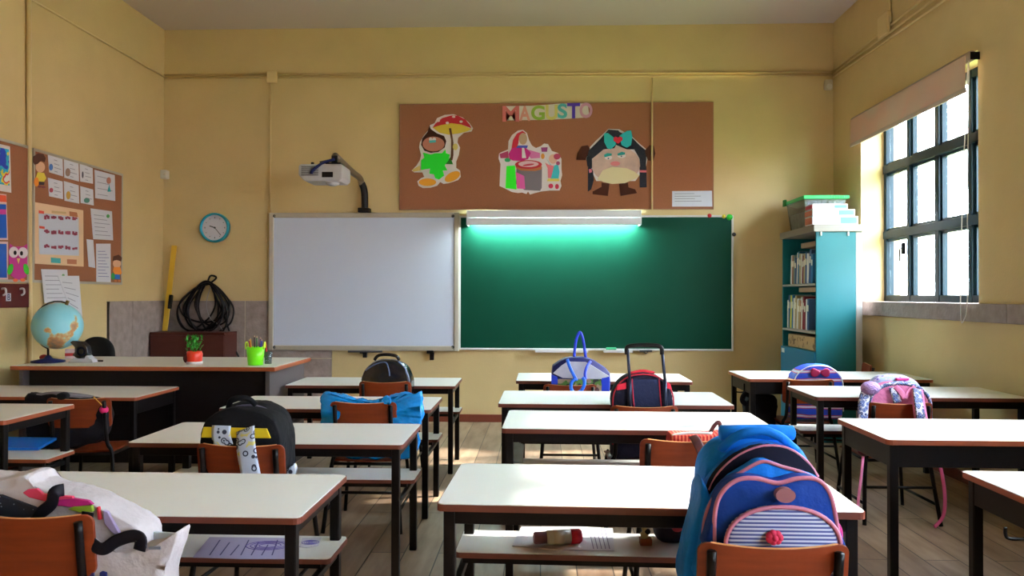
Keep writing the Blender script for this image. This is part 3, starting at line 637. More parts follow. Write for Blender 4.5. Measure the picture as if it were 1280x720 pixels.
MB().tube([(x0 + .09, ya_, z1), (x0 + .09, ya_, z1 + .03)], .014).build('foot_screw', mat('black_metal', (18, 16, 20)), pr)
MB().box2((e.x - .07, ya_ - .05, z1), (e.x + .06, ya_ + .08, z1 + .02)).bar((e.x, ya_, z1 + .01), (e.x, ya_, e.z), .05).bar((e.x - .12, ya_ - .04, z1 + .02), (e.x + .02, ya_, z1 + .06), .02).build('bracket', mat('black_metal', (18, 16, 20)), pr)
MB().tube(spline([(e.x, ya_ - .03, z1 + .05), (e.x - .08, ya_ - .09, z1 + .01), (e.x - .15, ya_ - .125, z0 + .09), (e.x - .17, ya_ - .12, z0 + .06)], 6), .012).build('cable', mat('navy_cable', (20, 30, 80)), pr, smooth=True)
# ---------------------------------------------------------------- left wall boards
LX = XL + .02
def lpanel(name, label, y0, y1, z0, z1):
    t = empty(name, (XL, (y0+y1)/2, z0), 0, label, 'noticeboard')
    MB().box2((XL, y0, z0), (LX, y1, z1)).build('cork_panel', CORK, t)
    f = MB(); w_ = .02
    f.box2((XL, y0, z0), (LX + .004, y0 + w_, z1)).box2((XL, y1 - w_, z0), (LX + .004, y1, z1)).box2((XL, y0 + w_, z0), (LX + .004, y1 - w_, z0 + w_)).box2((XL, y0 + w_, z1 - w_), (LX + .004, y1 - w_, z1))
    f.build('frame', ALU, t); return t
q1 = at(41.5, 185, x=LX); q2 = at(152.5, 356, x=LX)
lpanel('cork_board', 'framed cork board full of cards and a calendar on the left wall', q1.y, q2.y, q2.z, q1.z)
r1 = at(37, 183, x=LX); r2 = at(37, 353.5, x=LX)
lpanel('cork_board', 'cork board at the left picture edge with colourful posters and an owl', r1.y - 1.3, r1.y, r2.z, r1.z)
CARD = (218, 220, 232)
def card(org, sc, pts, label, cat='paper', name='pinned_card', col=CARD, nl=4, extra=(), group=None, lv=0, lcol=None, ind=.12):
    t = cutout(name, label, cat, org, sc, [('sheet', col, pts, lv)] + list(extra), x=LX, group=group)
    (ax, ay), (bx, by), (cx, cy), (dx, dy) = pts[:4]
    seg = []
    for k in range(nl):
        f = .2 + .65*k/max(1, nl - 1); l0, l1 = (ax + (dx - ax)*f, ay + (dy - ay)*f), (bx + (cx - bx)*f, by + (cy - by)*f); e = .62 + .25*((k*7) % 3)/2
        seg.append((l0[0] + (l1[0]-l0[0])*ind, l0[1] + (l1[1]-l0[1])*ind, l0[0] + (l1[0]-l0[0])*e, l0[1] + (l1[1]-l0[1])*e))
    if nl: lines(org, sc, seg, x=LX, w=.005, d=.003 + lv*.0025, m=flat(lcol or (150, 152, 172)), parent=t)
    return t
S3 = ((40, 185), 6.26); S4 = ((40, 250), 4.8); SA = ((0, 150), 2.88)
cards = [([(125,50),(240,88),(243,222),(135,190)], 'top left', (150,150,14,26), (70,120,200)), ([(250,82),(365,120),(368,262),(253,232)], 'top middle', (282,190,18,32), (150,120,110)), ([(373,120),(475,158),(478,280),(378,262)], 'top right', (398,210,6,26), (80,80,100)),
 ([(125,232),(240,262),(243,400),(135,378)], 'lower left', (152,330,14,18), (170,70,90)), ([(250,258),(365,292),(370,435),(255,412)], 'lower middle', (286,370,16,32), (190,150,60)), ([(378,298),(478,325),(484,450),(382,430)], 'lower right', (430,410,22,20), (70,130,120))]
for pts, w_, el, c in cards:
    card(*S3, pts, '%s of six small white picture cards pinned beside the paper boy' % w_, 'card', extra=[('picture', c, [el], 1)], group='small picture cards on the left cork board', ind=.4)
card(*S3, [(490,170),(648,212),(652,415),(495,392)], 'white sheet with a drawn figure in turquoise dress on the left wall', extra=[('picture', (200, 130, 110), [(602,255,16,26)], 1), ('picture', (40, 170, 180), [(605,290),(618,342),(592,342)], 1)])
cal = card(*S4, [(12,12),(308,62),(310,400),(18,382)], 'large cream calendar poster with red month tabs on the left cork board', 'calendar', 'calendar_poster', (232, 200, 164), nl=0,
 extra=[('grid_sheet', (206, 214, 232), [(40,75),(280,105),(282,335),(45,325)], 1), ('tab', (220, 80, 60), [(42,62),(72,67),(72,83),(42,80)], 2), ('tab', (220, 80, 60), [(45,155),(76,160),(76,174),(46,170)], 2),
 ('picture', (70, 170, 180), [(115,345),(172,350),(172,380),(116,376)], 1), ('picture', (190, 120, 90), [(212,355),(268,358),(268,386),(213,383)], 1), ('people_print', (180, 110, 70), [(225,68),(270,75),(275,102),(228,96)], 2), ('title', (206, 176, 130), [(120,64),(205,72),(205,84),(120,78)], 1)])
dots = MB(); rnd = random.Random(2)
for r_ in range(3):
    for k in range(5):
        u, v = 80 + k*42, 100 + r_*88 + k*3
        for j in range(3):
            p = at(40 + (u + j*9)/4.8, 250 + (v + rnd.uniform(-6, 6))/4.8, x=LX + .008); dots.box(p, (.001, .028, rnd.uniform(.014, .03)))
dots.build('print', flat((150, 60, 90)), cal)
card(*S4, [(352,50),(480,68),(487,242),(368,235)], 'white printed sheet with green logo pinned right of the calendar', extra=[('logo', (70, 160, 80), [(457,97,9,11)], 1)], nl=6)
card(*S4, [(328,235),(368,240),(380,408),(340,400)], 'narrow white paper strip curling between calendar and list', nl=0)
card(*S4, [(385,262),(472,262),(473,495),(387,492)], 'tall white printed list beside the paper boy with green bag', nl=9, lcol=(120, 130, 180))
card(*S4, [(55,415),(212,418),(225,615),(75,618)], 'white printed sheet with green logo hanging below the calendar', extra=[('logo', (70, 160, 80), [(188,455,9,12)], 1)], nl=6, lv=1)
card(*S4, [(155,455),(283,455),(302,700),(225,640)], 'curled white sheet overlapping another just above the globe', nl=5, lv=3)
SK = (222, 176, 146)
cutout('paper_boy', 'paper boy in yellow shirt with orange bag, upper left of a cork board', 'decoration', *S3, [('body', SK, [(66,150,36,42)], 0), ('hair', (84, 50, 40), [(10,110),(12,65),(50,42),(90,48),(108,80),(100,110),(70,100),(45,125),(20,130)], 1),
 ('shirt', (224, 204, 70), [(45,190),(95,195),(112,235),(95,265),(50,262),(30,235)], 1), ('shorts', (60, 50, 60), [(55,262),(98,265),(95,290),(58,288)], 1), ('shoe', (120, 50, 60), [(62,302,14,9)], 1), ('shoe', (120, 50, 60), [(92,306,14,9)], 1), ('bag', (232, 140, 40), [(36,265,18,36)], 2)], x=LX)
cutout('paper_boy', 'paper boy in orange shirt with green bag, lower right of a cork board', 'decoration', *S4, [('body', SK, [(510,382,24,26)], 0), ('hair', (84, 50, 40), [(485,365),(490,338),(520,328),(540,345),(536,368),(510,360)], 1),
 ('shirt', (232, 140, 50), [(492,402),(530,402),(540,440),(525,448),(498,446),(486,425)], 1), ('shorts', (40, 110, 200), [(496,446),(528,446),(528,476),(498,474)], 1), ('shoe', (200, 120, 60), [(502,485,9,7)], 1), ('shoe', (200, 120, 60), [(524,485,9,7)], 1), ('bag', (40, 160, 80), [(487,458,11,20)], 2)], x=LX)
cutout('paper_owl', 'magenta paper owl with green wings at the lower corner of the left cork board', 'decoration', *SA, [('body', (190, 50, 140), [(36,445),(50,455),(84,455),(100,445),(104,500),(98,560),(68,582),(40,560),(32,500)], 0), ('wing', (60, 200, 50), [(38,537,9,20,15)], 1), ('wing', (60, 200, 50), [(95,537,9,20,-15)], 1),
 ('eye', WHT, [(50,476,17,20)], 1), ('eye', WHT, [(83,478,17,20)], 1), ('pupil', (20, 18, 20), [(55,478,5,8)], 2), ('pupil', (20, 18, 20), [(78,480,5,8)], 2), ('beak', (230, 200, 120), [(61,498),(73,498),(67,518)], 2), ('foot', (230, 110, 60), [(56,577,9,6)], 1), ('foot', (230, 110, 60), [(82,576,9,6)], 1)], x=LX)
ART = ramp_mat('bright_child_painting', 'noise', [(0, (30, 60, 180)), (.42, (40, 170, 200)), (.5, (240, 220, 60)), (.55, (210, 40, 60)), (.62, (240, 240, 240))], scale=9, rough=.6)
BLU = ramp_mat('blue_underwater_print', 'noise', [(0, (16, 60, 150)), (.5, (20, 90, 190)), (.7, (90, 180, 220))], scale=3, interp='LINEAR', rough=.4)
cutout('child_painting', 'bright red and blue painting on white paper, top of the leftmost cork board', 'picture', *SA, [('sheet', WHT, [(-60,72),(36,95),(41,262),(-60,245)], 0), ('painting', ART, [(-55,88),(32,106),(35,236),(-55,222)], 1)], x=LX)
cutout('blue_poster', 'blue poster with orange heading below the bright painting, left edge', 'poster', *SA, [('sheet', (224, 190, 190), [(-60,258),(23,268),(29,432),(-60,430)], 0), ('heading', (220, 80, 40), [(-60,262),(22,272),(24,296),(-60,290)], 1), ('picture', BLU, [(-60,300),(22,304),(25,425),(-60,425)], 1), ('band', (210, 60, 150), [(-60,318),(22,322),(23,340),(-60,338)], 2)], x=LX)
cutout('blue_poster', 'lower blue poster beside the magenta owl, left edge', 'poster', *SA, [('sheet', (226, 190, 190), [(-60,436),(29,438),(29,576),(-60,574)], 0), ('picture', BLU, [(-60,444),(24,446),(25,568),(-60,566)], 1)], x=LX)
hb0 = at(36.5, 355, x=XL + .025); hb1 = at(36.5, 384, x=XL + .025)
hk = empty('coat_rack', (XL, hb0.y - .5, hb1.z), 0, 'dark red-brown hook board on the left wall below the owl', 'coat rack')
MB().box2((XL, hb0.y - 1.2, hb1.z), (XL + .025, hb0.y, hb0.z)).build('board', mat('dark_red_wood', (84, 26, 24), rough=.4), hk, bevel=.004)
for u in (3, 26):
    p = at(u, 363, x=XL + .03); MB().tube(spline([(XL + .02, p.y, p.z + .01), (XL + .05, p.y, p.z + .012), (XL + .055, p.y, p.z - .02), (XL + .035, p.y, p.z - .035)], 5), .007).build('hook', mat('white_plastic', (222, 222, 224)), hk, smooth=True)
p = at(10.5, 371.5, x=XL + .027); tgx = MB().box((XL + .027, p.y, p.z), (.003, .05, .055)).build('name_tag', flat((200, 205, 225)), hk)
cu = bpy.data.curves.new('letter', 'FONT'); cu.body = 'B'; cu.size = .06; cu.offset = .001; cu.align_x = 'CENTER'; o = bpy.data.objects.new('letter', cu); COL.objects.link(o); cu.materials.append(flat((60, 66, 110)))
bpy.context.view_layer.update(); to_mesh_object(o, Matrix.Translation((XL + .0295, p.y, p.z - .02)) @ Matrix.Rotation(PI/2, 4, 'Z') @ Matrix.Rotation(PI/2, 4, 'X'), tgx)
# ---------------------------------------------------------------- roller blind
RB = ramp_mat('faded_blind_cloth', 'noise', [(.35, (206, 190, 168)), (.55, (214, 178, 156)), (.7, (200, 186, 166))], scale=1.6, interp='LINEAR', rough=.8)
_nt = RB.node_tree; _b = _nt.nodes['Principled BSDF']; _tr = _nt.nodes.new('ShaderNodeBsdfTranslucent'); _mx = _nt.nodes.new('ShaderNodeMixShader'); _mx.inputs[0].default_value = .10
_nt.links.new(_b.inputs['Base Color'].links[0].from_socket, _tr.inputs[0]); _nt.links.new(_b.outputs[0], _mx.inputs[1]); _nt.links.new(_tr.outputs[0], _mx.inputs[2]); _nt.links.new(_mx.outputs[0], _nt.nodes['Material Output'].inputs[0])
rb = empty('roller_blind', (XR - .04, 6.16, 2.6), 0, 'half-raised beige pink roller blind at the top of the window', 'blind')
ya, yb = 5.20, 7.12; zt = at(1225, 57, x=XR - .05).z; zb_ = at(1076, 179, x=XR - .05).z
MB().tube([(XR - .05, ya, zt - .035), (XR - .05, yb, zt - .035)], .034, 14).build('roller', mat('blind_roller', (176, 160, 150), rough=.5), rb, smooth=True)
MB().box2((XR - .088, ya + .01, zb_), (XR - .084, yb - .01, zt - .03)).build('blind_cloth', RB, rb)
MB().box2((XR - .093, ya + .01, zb_ - .012), (XR - .079, yb - .01, zb_ + .02)).build('hem_bar', mat('blind_hem', (186, 172, 160), rough=.6), rb, bevel=.004)
for y in (ya, yb): MB().box2((XR - .06, y - .004, zt - .06), (XR, y + .004, zt - .01)).build('end_bracket', mat('black_metal', (18, 16, 20)), rb)
yy = 5.215; pts = [(XR - .06, yy, zt - .06), (XR - .07, yy + .005, 1.9), (XR - .07, yy + .01, 1.25), (XR - .07, yy + .05, 1.10), (XR - .07, yy + .095, 1.16), (XR - .06, yy + .085, 1.9), (XR - .05, yy + .03, zt - .06)]
MB().tube(spline(pts, 10), .0035, 6).build('pull_cord', WP, rb, smooth=True)
# ---------------------------------------------------------------- bookcase and what stands on it
TEAL = mat('teal_paint', (10, 112, 122), rough=.4, noise=.05, nscale=4); BCG = mat('grey_metal_shelf', (150, 146, 140), rough=.45)
BX = at(977.5, 350, y=YB - .03).x; BYN = at(1019.5, 350, x=BX).y; BX1 = at(1070, 350, y=BYN).x; BX2 = at(1078, 350, y=BYN).x
BZ = at(1045, 289.5, y=BYN).z; ZS = [at(1019, 354, y=BYN).z, at(1020, 415, y=BYN).z, at(979, 432, y=YB - .05).z]
bk = empty('bookcase', ((BX+BX2)/2, (BYN + YB)/2, 0), 0, 'tall teal metal bookcase with open shelves in the right corner', 'bookcase')
by1 = YB - .025
MB().box2((BX + .005, BYN, 0), (BX1, BYN + .02, BZ)).build('side_panel', TEAL, bk, bevel=.003)
MB().box2((BX + .005, by1 - .02, 0), (BX1, by1, BZ)).build('side_panel', TEAL, bk, bevel=.003)
MB().box2((BX1, BYN - .0, 0), (BX2, by1, BZ)).build('back_panel', mat('grey_back_panel', (176, 172, 170), rough=.5), bk, bevel=.003)
MB().box2((BX - .02, BYN - .02, BZ), (BX2, by1 + .0, BZ + .06)).build('top_board', BCG, bk, bevel=.004)
for z in ZS[:2]: MB().box2((BX, BYN + .02, z - .02), (BX1, by1 - .02, z)).build('shelf', BCG, bk, bevel=.002)
MB().box2((BX + .01, BYN + .02, ZS[2] - .02), (BX1, by1 - .02, ZS[2])).build('shelf', TEAL, bk)
dr = MB().box2((BX - .012, BYN + .005, .08), (BX + .006, by1 - .005, ZS[2])).build('door', mat('blue_teal_paint', (16, 112, 146), rough=.4), bk, bevel=.003)
MB().box2((BX - .016, by1 - .12, ZS[2] - .06), (BX - .011, by1 - .04, ZS[2] - .02)).build('door_label', WP, dr)
for u in (1026, 1060): p = at(u, 291, y=BYN); MB().box2((p.x - .006, BYN - .012, BZ - .035), (p.x + .006, BYN, BZ)).build('hook', WP, bk)
rnd = random.Random(11)
PALB = [(210, 206, 196, 'cream'), (60, 90, 130, 'blue'), (120, 140, 130, 'grey-green'), (170, 150, 110, 'tan'), (120, 30, 44, 'dark red'), (200, 190, 80, 'yellow'), (40, 110, 150, 'teal'), (80, 60, 90, 'violet'), (216, 214, 214, 'white'), (150, 96, 70, 'brown')]
def book_row(zs, y0, y1, h0, h1, cols, where, lean):
    y = y1; k = 0
    while y > y0 and k < len(cols):
        c = PALB[cols[k]]; t = rnd.uniform(.028, .05); h = rnd.uniform(h0, h1); ln = lean[k % len(lean)]
        R = Matrix.Rotation(ln, 3, 'X'); d = rnd.uniform(.17, .2)
        o = empty('book', (BX + .03 + d/2, y - t/2, zs), 0, '%s-spined book on the %s shelf of the teal bookcase, %s from its far end' % (c[3], where, ['first', 'second', 'third', 'fourth', 'fifth', 'sixth', 'seventh', 'eighth', 'ninth', 'tenth', 'eleventh', 'twelfth', 'thirteenth', 'fourteenth'][k]), 'book', 'books on the %s shelf' % where)
        cc = Vector((BX + .03 + d/2, y - t/2, zs + .003)); off = R @ Vector((0, 0, h/2))
        MB().box(cc + off, (d, t*.9, h), R).build('cover', flat(c[:3]), o, bevel=.002)
        MB().box(cc + off + Vector((.002, 0, 0)), (d*.9, t*.7, h + .002), R).build('pages', PAPER, o)
        MB().box(cc + off + Vector((-d/2 - .001, 0, 0)) + R @ Vector((0, 0, h*.2)), (.002, t*.6, h*.2), R).build('spine_label', flat((226, 220, 200)), o)
        y -= t + .004 + abs(ln)*.04; k += 1
    return y
ya = book_row(ZS[0], BYN + .05, by1 - .16, .24, .30, [8, 9, 2, 1, 0, 6, 3, 0, 4, 3, 1, 8, 1, 6], 'upper', [.10, .05, .04, .03])
ya = book_row(ZS[1], BYN + .05, by1 - .06, .26, .32, [0, 1, 5, 6, 0, 3, 8, 3, 9, 0, 4, 4, 8, 1], 'middle', [.05, .03, .08, .05])
q = (BX + .03, BYN + .1); tag(MB().box2((BX + .04, BYN + .06, ZS[0] + .325), (BX + .22, BYN + .50, ZS[0] + .372)).build('storage_box', flat((150, 120, 96)), bevel=.003), 'flat brown cardboard box lying across the books of the upper shelf', 'box')
tag(MB().box2((BX + .04, BYN + .06, ZS[1] + .342), (BX + .22, BYN + .56, ZS[1] + .385)).build('storage_box', flat((150, 120, 96)), bevel=.003), 'flat brown cardboard box lying across the books of the middle shelf', 'box')
WK = ramp_mat('brown_wicker', 'wave', [(0, (70, 46, 30)), (.5, (170, 136, 96))], scale=22, interp='LINEAR', rough=.8, Distortion=4.0)
z = ZS[2]; hz = (ZS[1] - .03 - z); mb = MB().box2((BX + .02, BYN + .09, z + .002), (BX + .24, by1 - .12, z + hz*.85))
tag(mb.build('wicker_basket', WK, bevel=.012), 'low brown patterned basket on the lowest open shelf of the teal bookcase', 'basket')
# plastic bin with green lid
TP = mat('clear_plastic', (196, 214, 224), rough=.15, trans=.75, spec=.5); GLID = mat('green_plastic_lid', (30, 176, 90), rough=.35)
zt_ = BZ + .061; pf = at(980, 250, y=7.62); pn = at(1000, 246, y=7.08); x0 = pf.x + .02; x1 = at(1058, 246, y=7.08).x; zl = at(1010, 247, y=7.08).z
bn_ = empty('storage_bin', ((x0+x1)/2, 7.35, zt_), 0, 'clear plastic storage bin with bright green lid on top of the bookcase', 'storage bin')
mb = MB(); t_ = .006; a_ = .03
def frustum(mb, x0, x1, y0, y1, z0, z1, s_):
    vs = [(x0+s_, y0+s_, z0), (x1-s_, y0+s_, z0), (x1-s_, y1-s_, z0), (x0+s_, y1-s_, z0), (x0, y0, z1), (x1, y0, z1), (x1, y1, z1), (x0, y1, z1)]
    return mb.add(vs, [(3,2,1,0), (0,1,5,4), (1,2,6,5), (2,3,7,6), (3,0,4,7), (4,5,6,7)])
frustum(mb, x0, x1, 7.09, 7.61, zt_, zl - .01, .03)
for k in range(6): xk = x0 + .04 + (x1 - x0 - .08)*k/5; mb.box2((xk - .01, 7.088, zt_ + .04), (xk + .01, 7.10, zl - .03))
mb.build('bin_body', TP, bn_, bevel=.006)
frustum(MB(), x0 + .03, x1 - .03, 7.13, 7.57, zt_ + .01, zt_ + .15, .02).build('contents', mat('pale_contents', (176, 196, 206), noise=.3, nscale=20), bn_)
lid = MB().box2((x0 - .015, 7.07, zl - .012), (x1 + .015, 7.63, zl + .02)).box2((x0 + .03, 7.12, zl + .02), (x1 - .03, 7.58, zl + .028))
for k in range(8): lid.box2((x0 + .22 + k*.022, 7.064, zl - .01), (x0 + .232 + k*.022, 7.07, zl + .018))
lid = lid.build('lid', GLID, bn_, bevel=.006)
MB().box2((x0 - .03, 7.56, zl - .02), (x0 - .012, 7.63, zl + .04)).build('clip', mat('dark_green_plastic', (20, 120, 30)), lid)
xa = at(1014.5, 272, y=BYN + .02).x; y0 = BYN + .0; z = zt_
for nm, w_, dep, h, c, off, lab in (('game_box', .385, .19, .075, (226, 226, 236), 0, 'white flat game box, bottom of the stack in front of the bin'), ('game_box', .36, .20, .062, (214, 224, 232), .0, 'pale blue flat box in the middle of the stack in front of the bin'), ('game_box', .30, .18, .05, (226, 214, 226), .0, 'pinkish white box on top of the stack beside the green-lidded bin')):
    o = empty(nm, (xa + w_/2, y0 + dep/2, z), 0, lab, 'box', 'flat boxes on the bookcase')
    MB().box2((xa + off, y0, z), (xa + off + w_, y0 + dep, z + h - .004)).build('carton', flat(c), o, bevel=.004)
    MB().box2((xa + off + w_*.62, y0 - .002, z + .01), (xa + off + w_*.97, y0, z + h - .014)).build('front_print', flat((110, 180, 220)), o)
    MB().box2((xa + off - .002, y0 + .01, z + .006), (xa + off, y0 + dep - .01, z + h - .012)).build('end_print', flat((200, 120, 100) if h > .055 else (190, 60, 80)), o)
    z += h - .003
# ---------------------------------------------------------------- corner: cabinet, ruler, cable
x0 = at(187, 430, y=7.40).x; x1 = at(280, 430, y=7.40).x; zc = at(230, 415.5, y=7.40).z
cbn = empty('low_cabinet', ((x0+x1)/2, 7.55, 0), 0, 'low brown wooden cabinet against the stone slabs behind the teacher desk', 'cabinet')
BW = mat('brown_cabinet_wood', (80, 42, 36), rough=.45, noise=.12, nscale=4, stretch=(1, 1, 6))
MB().box2((x0, 7.42, .04), (x1, YB - .035, zc - .02)).build('carcass', BW, cbn, bevel=.003); MB().box2((x0 - .0, 7.40, zc - .02), (x1, YB - .033, zc)).build('top', BW, cbn, bevel=.003)
MB().box2((x0 + .03, 7.44, 0), (x1 - .03, 7.70, .04)).build('plinth', BLK, cbn)
for k in range(2):
    a = x0 + .004 + k*(x1 - x0)/2; d_ = MB().box2((a, 7.402, .06), (a + (x1-x0)/2 - .008, 7.42, zc - .03)).build('door', BW, cbn, bevel=.003); MB().box((a + ((x1-x0)/2 - .05 if k == 0 else .04), 7.395, zc*.6), (.015, .02, .09)).build('handle', ALU, d_)
pb = at(206, 413, y=7.60); pt = at(218, 307, y=YB - .012 - .015)
pb = Vector((pb.x, 7.60, zc + .001)); dv = (pt - pb).normalized()
rl = empty('board_ruler', pb, 0, 'yellow wooden board ruler with black grip leaning in the corner', 'ruler')
MB().bar(pb + Vector((0, 0, .004)), pt, .052, .012, (0, 1, 0)).build('blade', mat('yellow_wood', (216, 176, 56), rough=.5, noise=.06, nscale=5), rl, bevel=.002)
g = pb + (pt - pb)*.34; MB().bar(g + Vector((.03, -.015, 0)) - dv*.07, g + Vector((.03, -.015, 0)) + dv*.07, .032, .03, (0, 1, 0)).build('grip', mat('black_metal', (18, 16, 20)), rl, bevel=.004)
# coil of cable: one continuous run of loops hung from a peg
cc = at(258, 396, y=YB - .06); hook = at(263, 356, y=YB - .05); rnd = random.Random(7); pts = []
NL = 10
for k in range(NL):
    rx = (.13, .24, .17, .22, .10, .20, .25, .15, .23, .18)[k]; rz = rnd.uniform(.19, .255); ox = (-.10, .03, .07, -.12, .02, -.05, -.03, .09, -.08, .0)[k]; yy = YB - .05 - .007*k
    for j in range(12):
        a = PI/2 + j*2*PI/12; sn = math.sin(a); pts.append((hook.x - .02 + ox*(1 - sn)*.6 + rx*math.cos(a)*(1 - .35*max(0, sn)), yy, hook.z - rz + .01 + (rz + rnd.uniform(-.01, .03))*sn))
pts = [hook + Vector((-.03, 0, .02)), hook + Vector((.0, 0, .09)), hook + Vector((.06, 0, .07))] + pts
e1 = at(279, 392, y=YB - .06); pts += [e1, at(287, 415, y=YB - .055), at(291, 432, y=YB - .055), at(299, 448, y=YB - .05), at(302, 470, y=YB - .05), (at(302, 470, y=YB - .05).x, YB - .05, .012)]
cl = empty('cable_coil', (cc.x, YB - .06, .0), 0, 'tangled coil of thin black cable hung on the wall left of the whiteboard', 'cable')
MB().tube(spline(pts, 5), .0095, 6).build('cable', mat('black_cable', (22, 18, 22), rough=.45), cl, smooth=True)
pts = [hook + Vector((.01, -.02, -.02)), at(258, 380, y=YB - .11), at(263, 398, y=YB - .11), at(275, 408, y=YB - .1), at(286, 430, y=YB - .06), at(289, 455, y=YB - .05)]
MB().tube(spline(pts, 6), .004, 6).build('thin_cable', mat('grey_cable', (150, 146, 146)), cl, smooth=True)
MB().tube([(hook.x, YB - .001, hook.z), (hook.x, YB - .08, hook.z + .01), (hook.x, YB - .08, hook.z + .04)], .008).build('wall_hook', BLK, cl)
# ---------------------------------------------------------------- teacher desk and what stands on it
DK = mat('black_brown_panel', (20, 15, 17), rough=.5, spec=.15); DKZ = .765
EDGE2 = mat('warm_brown_edge', (150, 74, 40), rough=.4)
fl = at(12, 454.6, z=DKZ); frr = at(343.5, 459, z=DKZ); brr = at(383, 445.2, z=DKZ)
dx0, dx1, dy0, dy1 = fl.x*frr.y/fl.y, frr.x, frr.y, brr.y - .12
dk = empty('teacher_desk', ((dx0+dx1)/2, (dy0+dy1)/2, 0), 0, 'long dark teacher desk with white top in front of the stone slabs', 'desk')
tp = MB().box2((dx0, dy0, DKZ - .03), (dx1, dy1, DKZ - .002)).build('desktop', EDGE2, dk, bevel=.006); MB().box2((dx0 + .006, dy0 + .006, DKZ - .002), (dx1 - .006, dy1 - .006, DKZ)).build('laminate', WHITE, tp)
MB().box2((dx0 + .10, dy0 + .06, .10), (dx1 - .05, dy0 + .08, DKZ - .03)).build('front_panel', DK, dk)
for a in (dx0 + .06, dx1 - .06): MB().box2((a - .015, dy0 + .03, .0), (a + .015, dy1 - .03, DKZ - .03)).build('side_panel', mat('dark_grey_side', (84, 76, 78), rough=.45), dk, bevel=.003)
pd = MB().box2((dx1 - .52, dy0 + .12, .2), (dx1 - .09, dy1 - .06, DKZ - .04)).build('drawer_unit', DK, dk)
def on(u, v, z): return at(u, v, z=z)
# globe
gy = 5.5; gc = at(72, 407.5, y=gy); gr = 29.5*gy/F
OC = ramp_mat('globe_map', 'noise', [(0, (110, 200, 226)), (.56, (150, 220, 236)), (.572, (206, 190, 140)), (.60, (196, 140, 90)), (.70, (90, 110, 110))], scale=5.5, interp='LINEAR', rough=.3, Detail=6.0)
gl = empty('desk_globe', (gc.x, gy, DKZ), 0, 'pale blue world globe on the left end of the teacher desk', 'globe')
MB().ball(gc, gr, 22).build('sphere', OC, gl, smooth=True)
axis = Vector((.38, 0, .92)).normalized(); arc = []
for k in range(13):
    a = -PI/2 + (k - 0)*PI/12; arc.append(gc + (axis*math.sin(a) + Vector((-axis.z, 0, axis.x))*math.cos(a))*(gr + .012))
MB().tube(arc, .006, 6).build('meridian_arm', mat('dark_metal_ring', (60, 52, 50), rough=.4, metal=.5), gl, smooth=True)
MB().tube([gc + axis*(gr), gc + axis*(gr + .03)], .012).build('pin', mat('brass', (140, 110, 60), metal=.7, rough=.3), gl)
b_ = arc[0]; MB().tube([(b_.x, gy, DKZ + .02), b_], .008).build('stem', BLK, gl)
MB().lathe([(.11, 0), (.11, .012), (.03, .028), (.012, .05)], 28, (b_.x, gy, DKZ)).build('base', mat('navy_plastic', (26, 30, 80), rough=.35), gl, smooth=True)
def prism_px(name, pts, y, dep, m, parent=None, bevel=0, smooth=False):
    return MB().prism([at(u, v, y=y) for u, v in pts], (0, dep, 0)).build(name, m, parent, bevel=bevel, smooth=smooth)
# tape dispenser
ty = 5.68; base = on(103, 453.6, DKZ); ty = base.y
tdp = empty('tape_dispenser', (base.x, ty, DKZ), 0, 'black and silver tape dispenser in front of the globe on the teacher desk', 'tape dispenser')
k_ = ty/F; bx = base.x
def P(u, v): q = at(u, v, y=ty); return (q.x, ty, max(q.z, DKZ + .001))
MB().prism([P(84, 453.4), P(116, 453.4), P(114, 449), (P(112, 449)[0], ty, DKZ + .03), P(108, 444), P(100, 447), P(92, 447), P(88, 450)], (0, .07, 0)).build('base', mat('light_grey_plastic', (190, 196, 206), rough=.3), tdp, bevel=.004)
MB().prism([P(87, 428), P(90, 426), P(102, 427), P(108, 433), P(110, 442), P(106, 449), P(97, 449), P(90, 444), P(93, 440), P(93, 434)], (0, .055, 0)).build('body', mat('black_gloss', (24, 24, 34), rough=.2), tdp, bevel=.005)
cx_, cz_ = at(101, 439.5, y=ty - .004).x, at(101, 439.5, y=ty).z
MB().lathe([(.018, 0), (.034, 0), (.034, .05), (.018, .05), (.018, 0)], 24, (cx_, ty + .05, cz_), Matrix.Rotation(PI/2, 3, 'X')).build('tape_roll', mat('blue_grey_tape', (120, 136, 180), rough=.25), tdp, smooth=True)
# small things by the globe
q = on(55, 450.5, DKZ); o = MB().ball((q.x, q.y, DKZ + .022), .022, 8, (1.5, 1, 1)); tag(o.build('toy_ladybird', flat((150, 30, 36)), smooth=True), 'small dark red round toy at the left foot of the globe', 'toy')
q = on(82, 449, DKZ); z_ = DKZ
o = empty('small_carton', (q.x, q.y + .1, z_), .5, 'little pink and red carton tucked between globe and tape dispenser', 'box')
MB().box((q.x, q.y + .1, z_ + .035), (.11, .06, .07), Matrix.Rotation(.5, 3, 'Z')).build('carton', flat((216, 190, 200)), o, bevel=.003); MB().box((q.x, q.y + .1, z_ + .03), (.112, .062, .022), Matrix.Rotation(.5, 3, 'Z')).build('red_band', flat((170, 30, 40)), o)
q = on(120, 452.5, DKZ); tag(MB().tube([(q.x - .06, q.y, z_ + .007), (q.x + .04, q.y + .02, z_ + .007)], .006).build('pen', flat((30, 20, 24)), smooth=True), 'dark pen lying right of the tape dispenser on the teacher desk', 'pen')
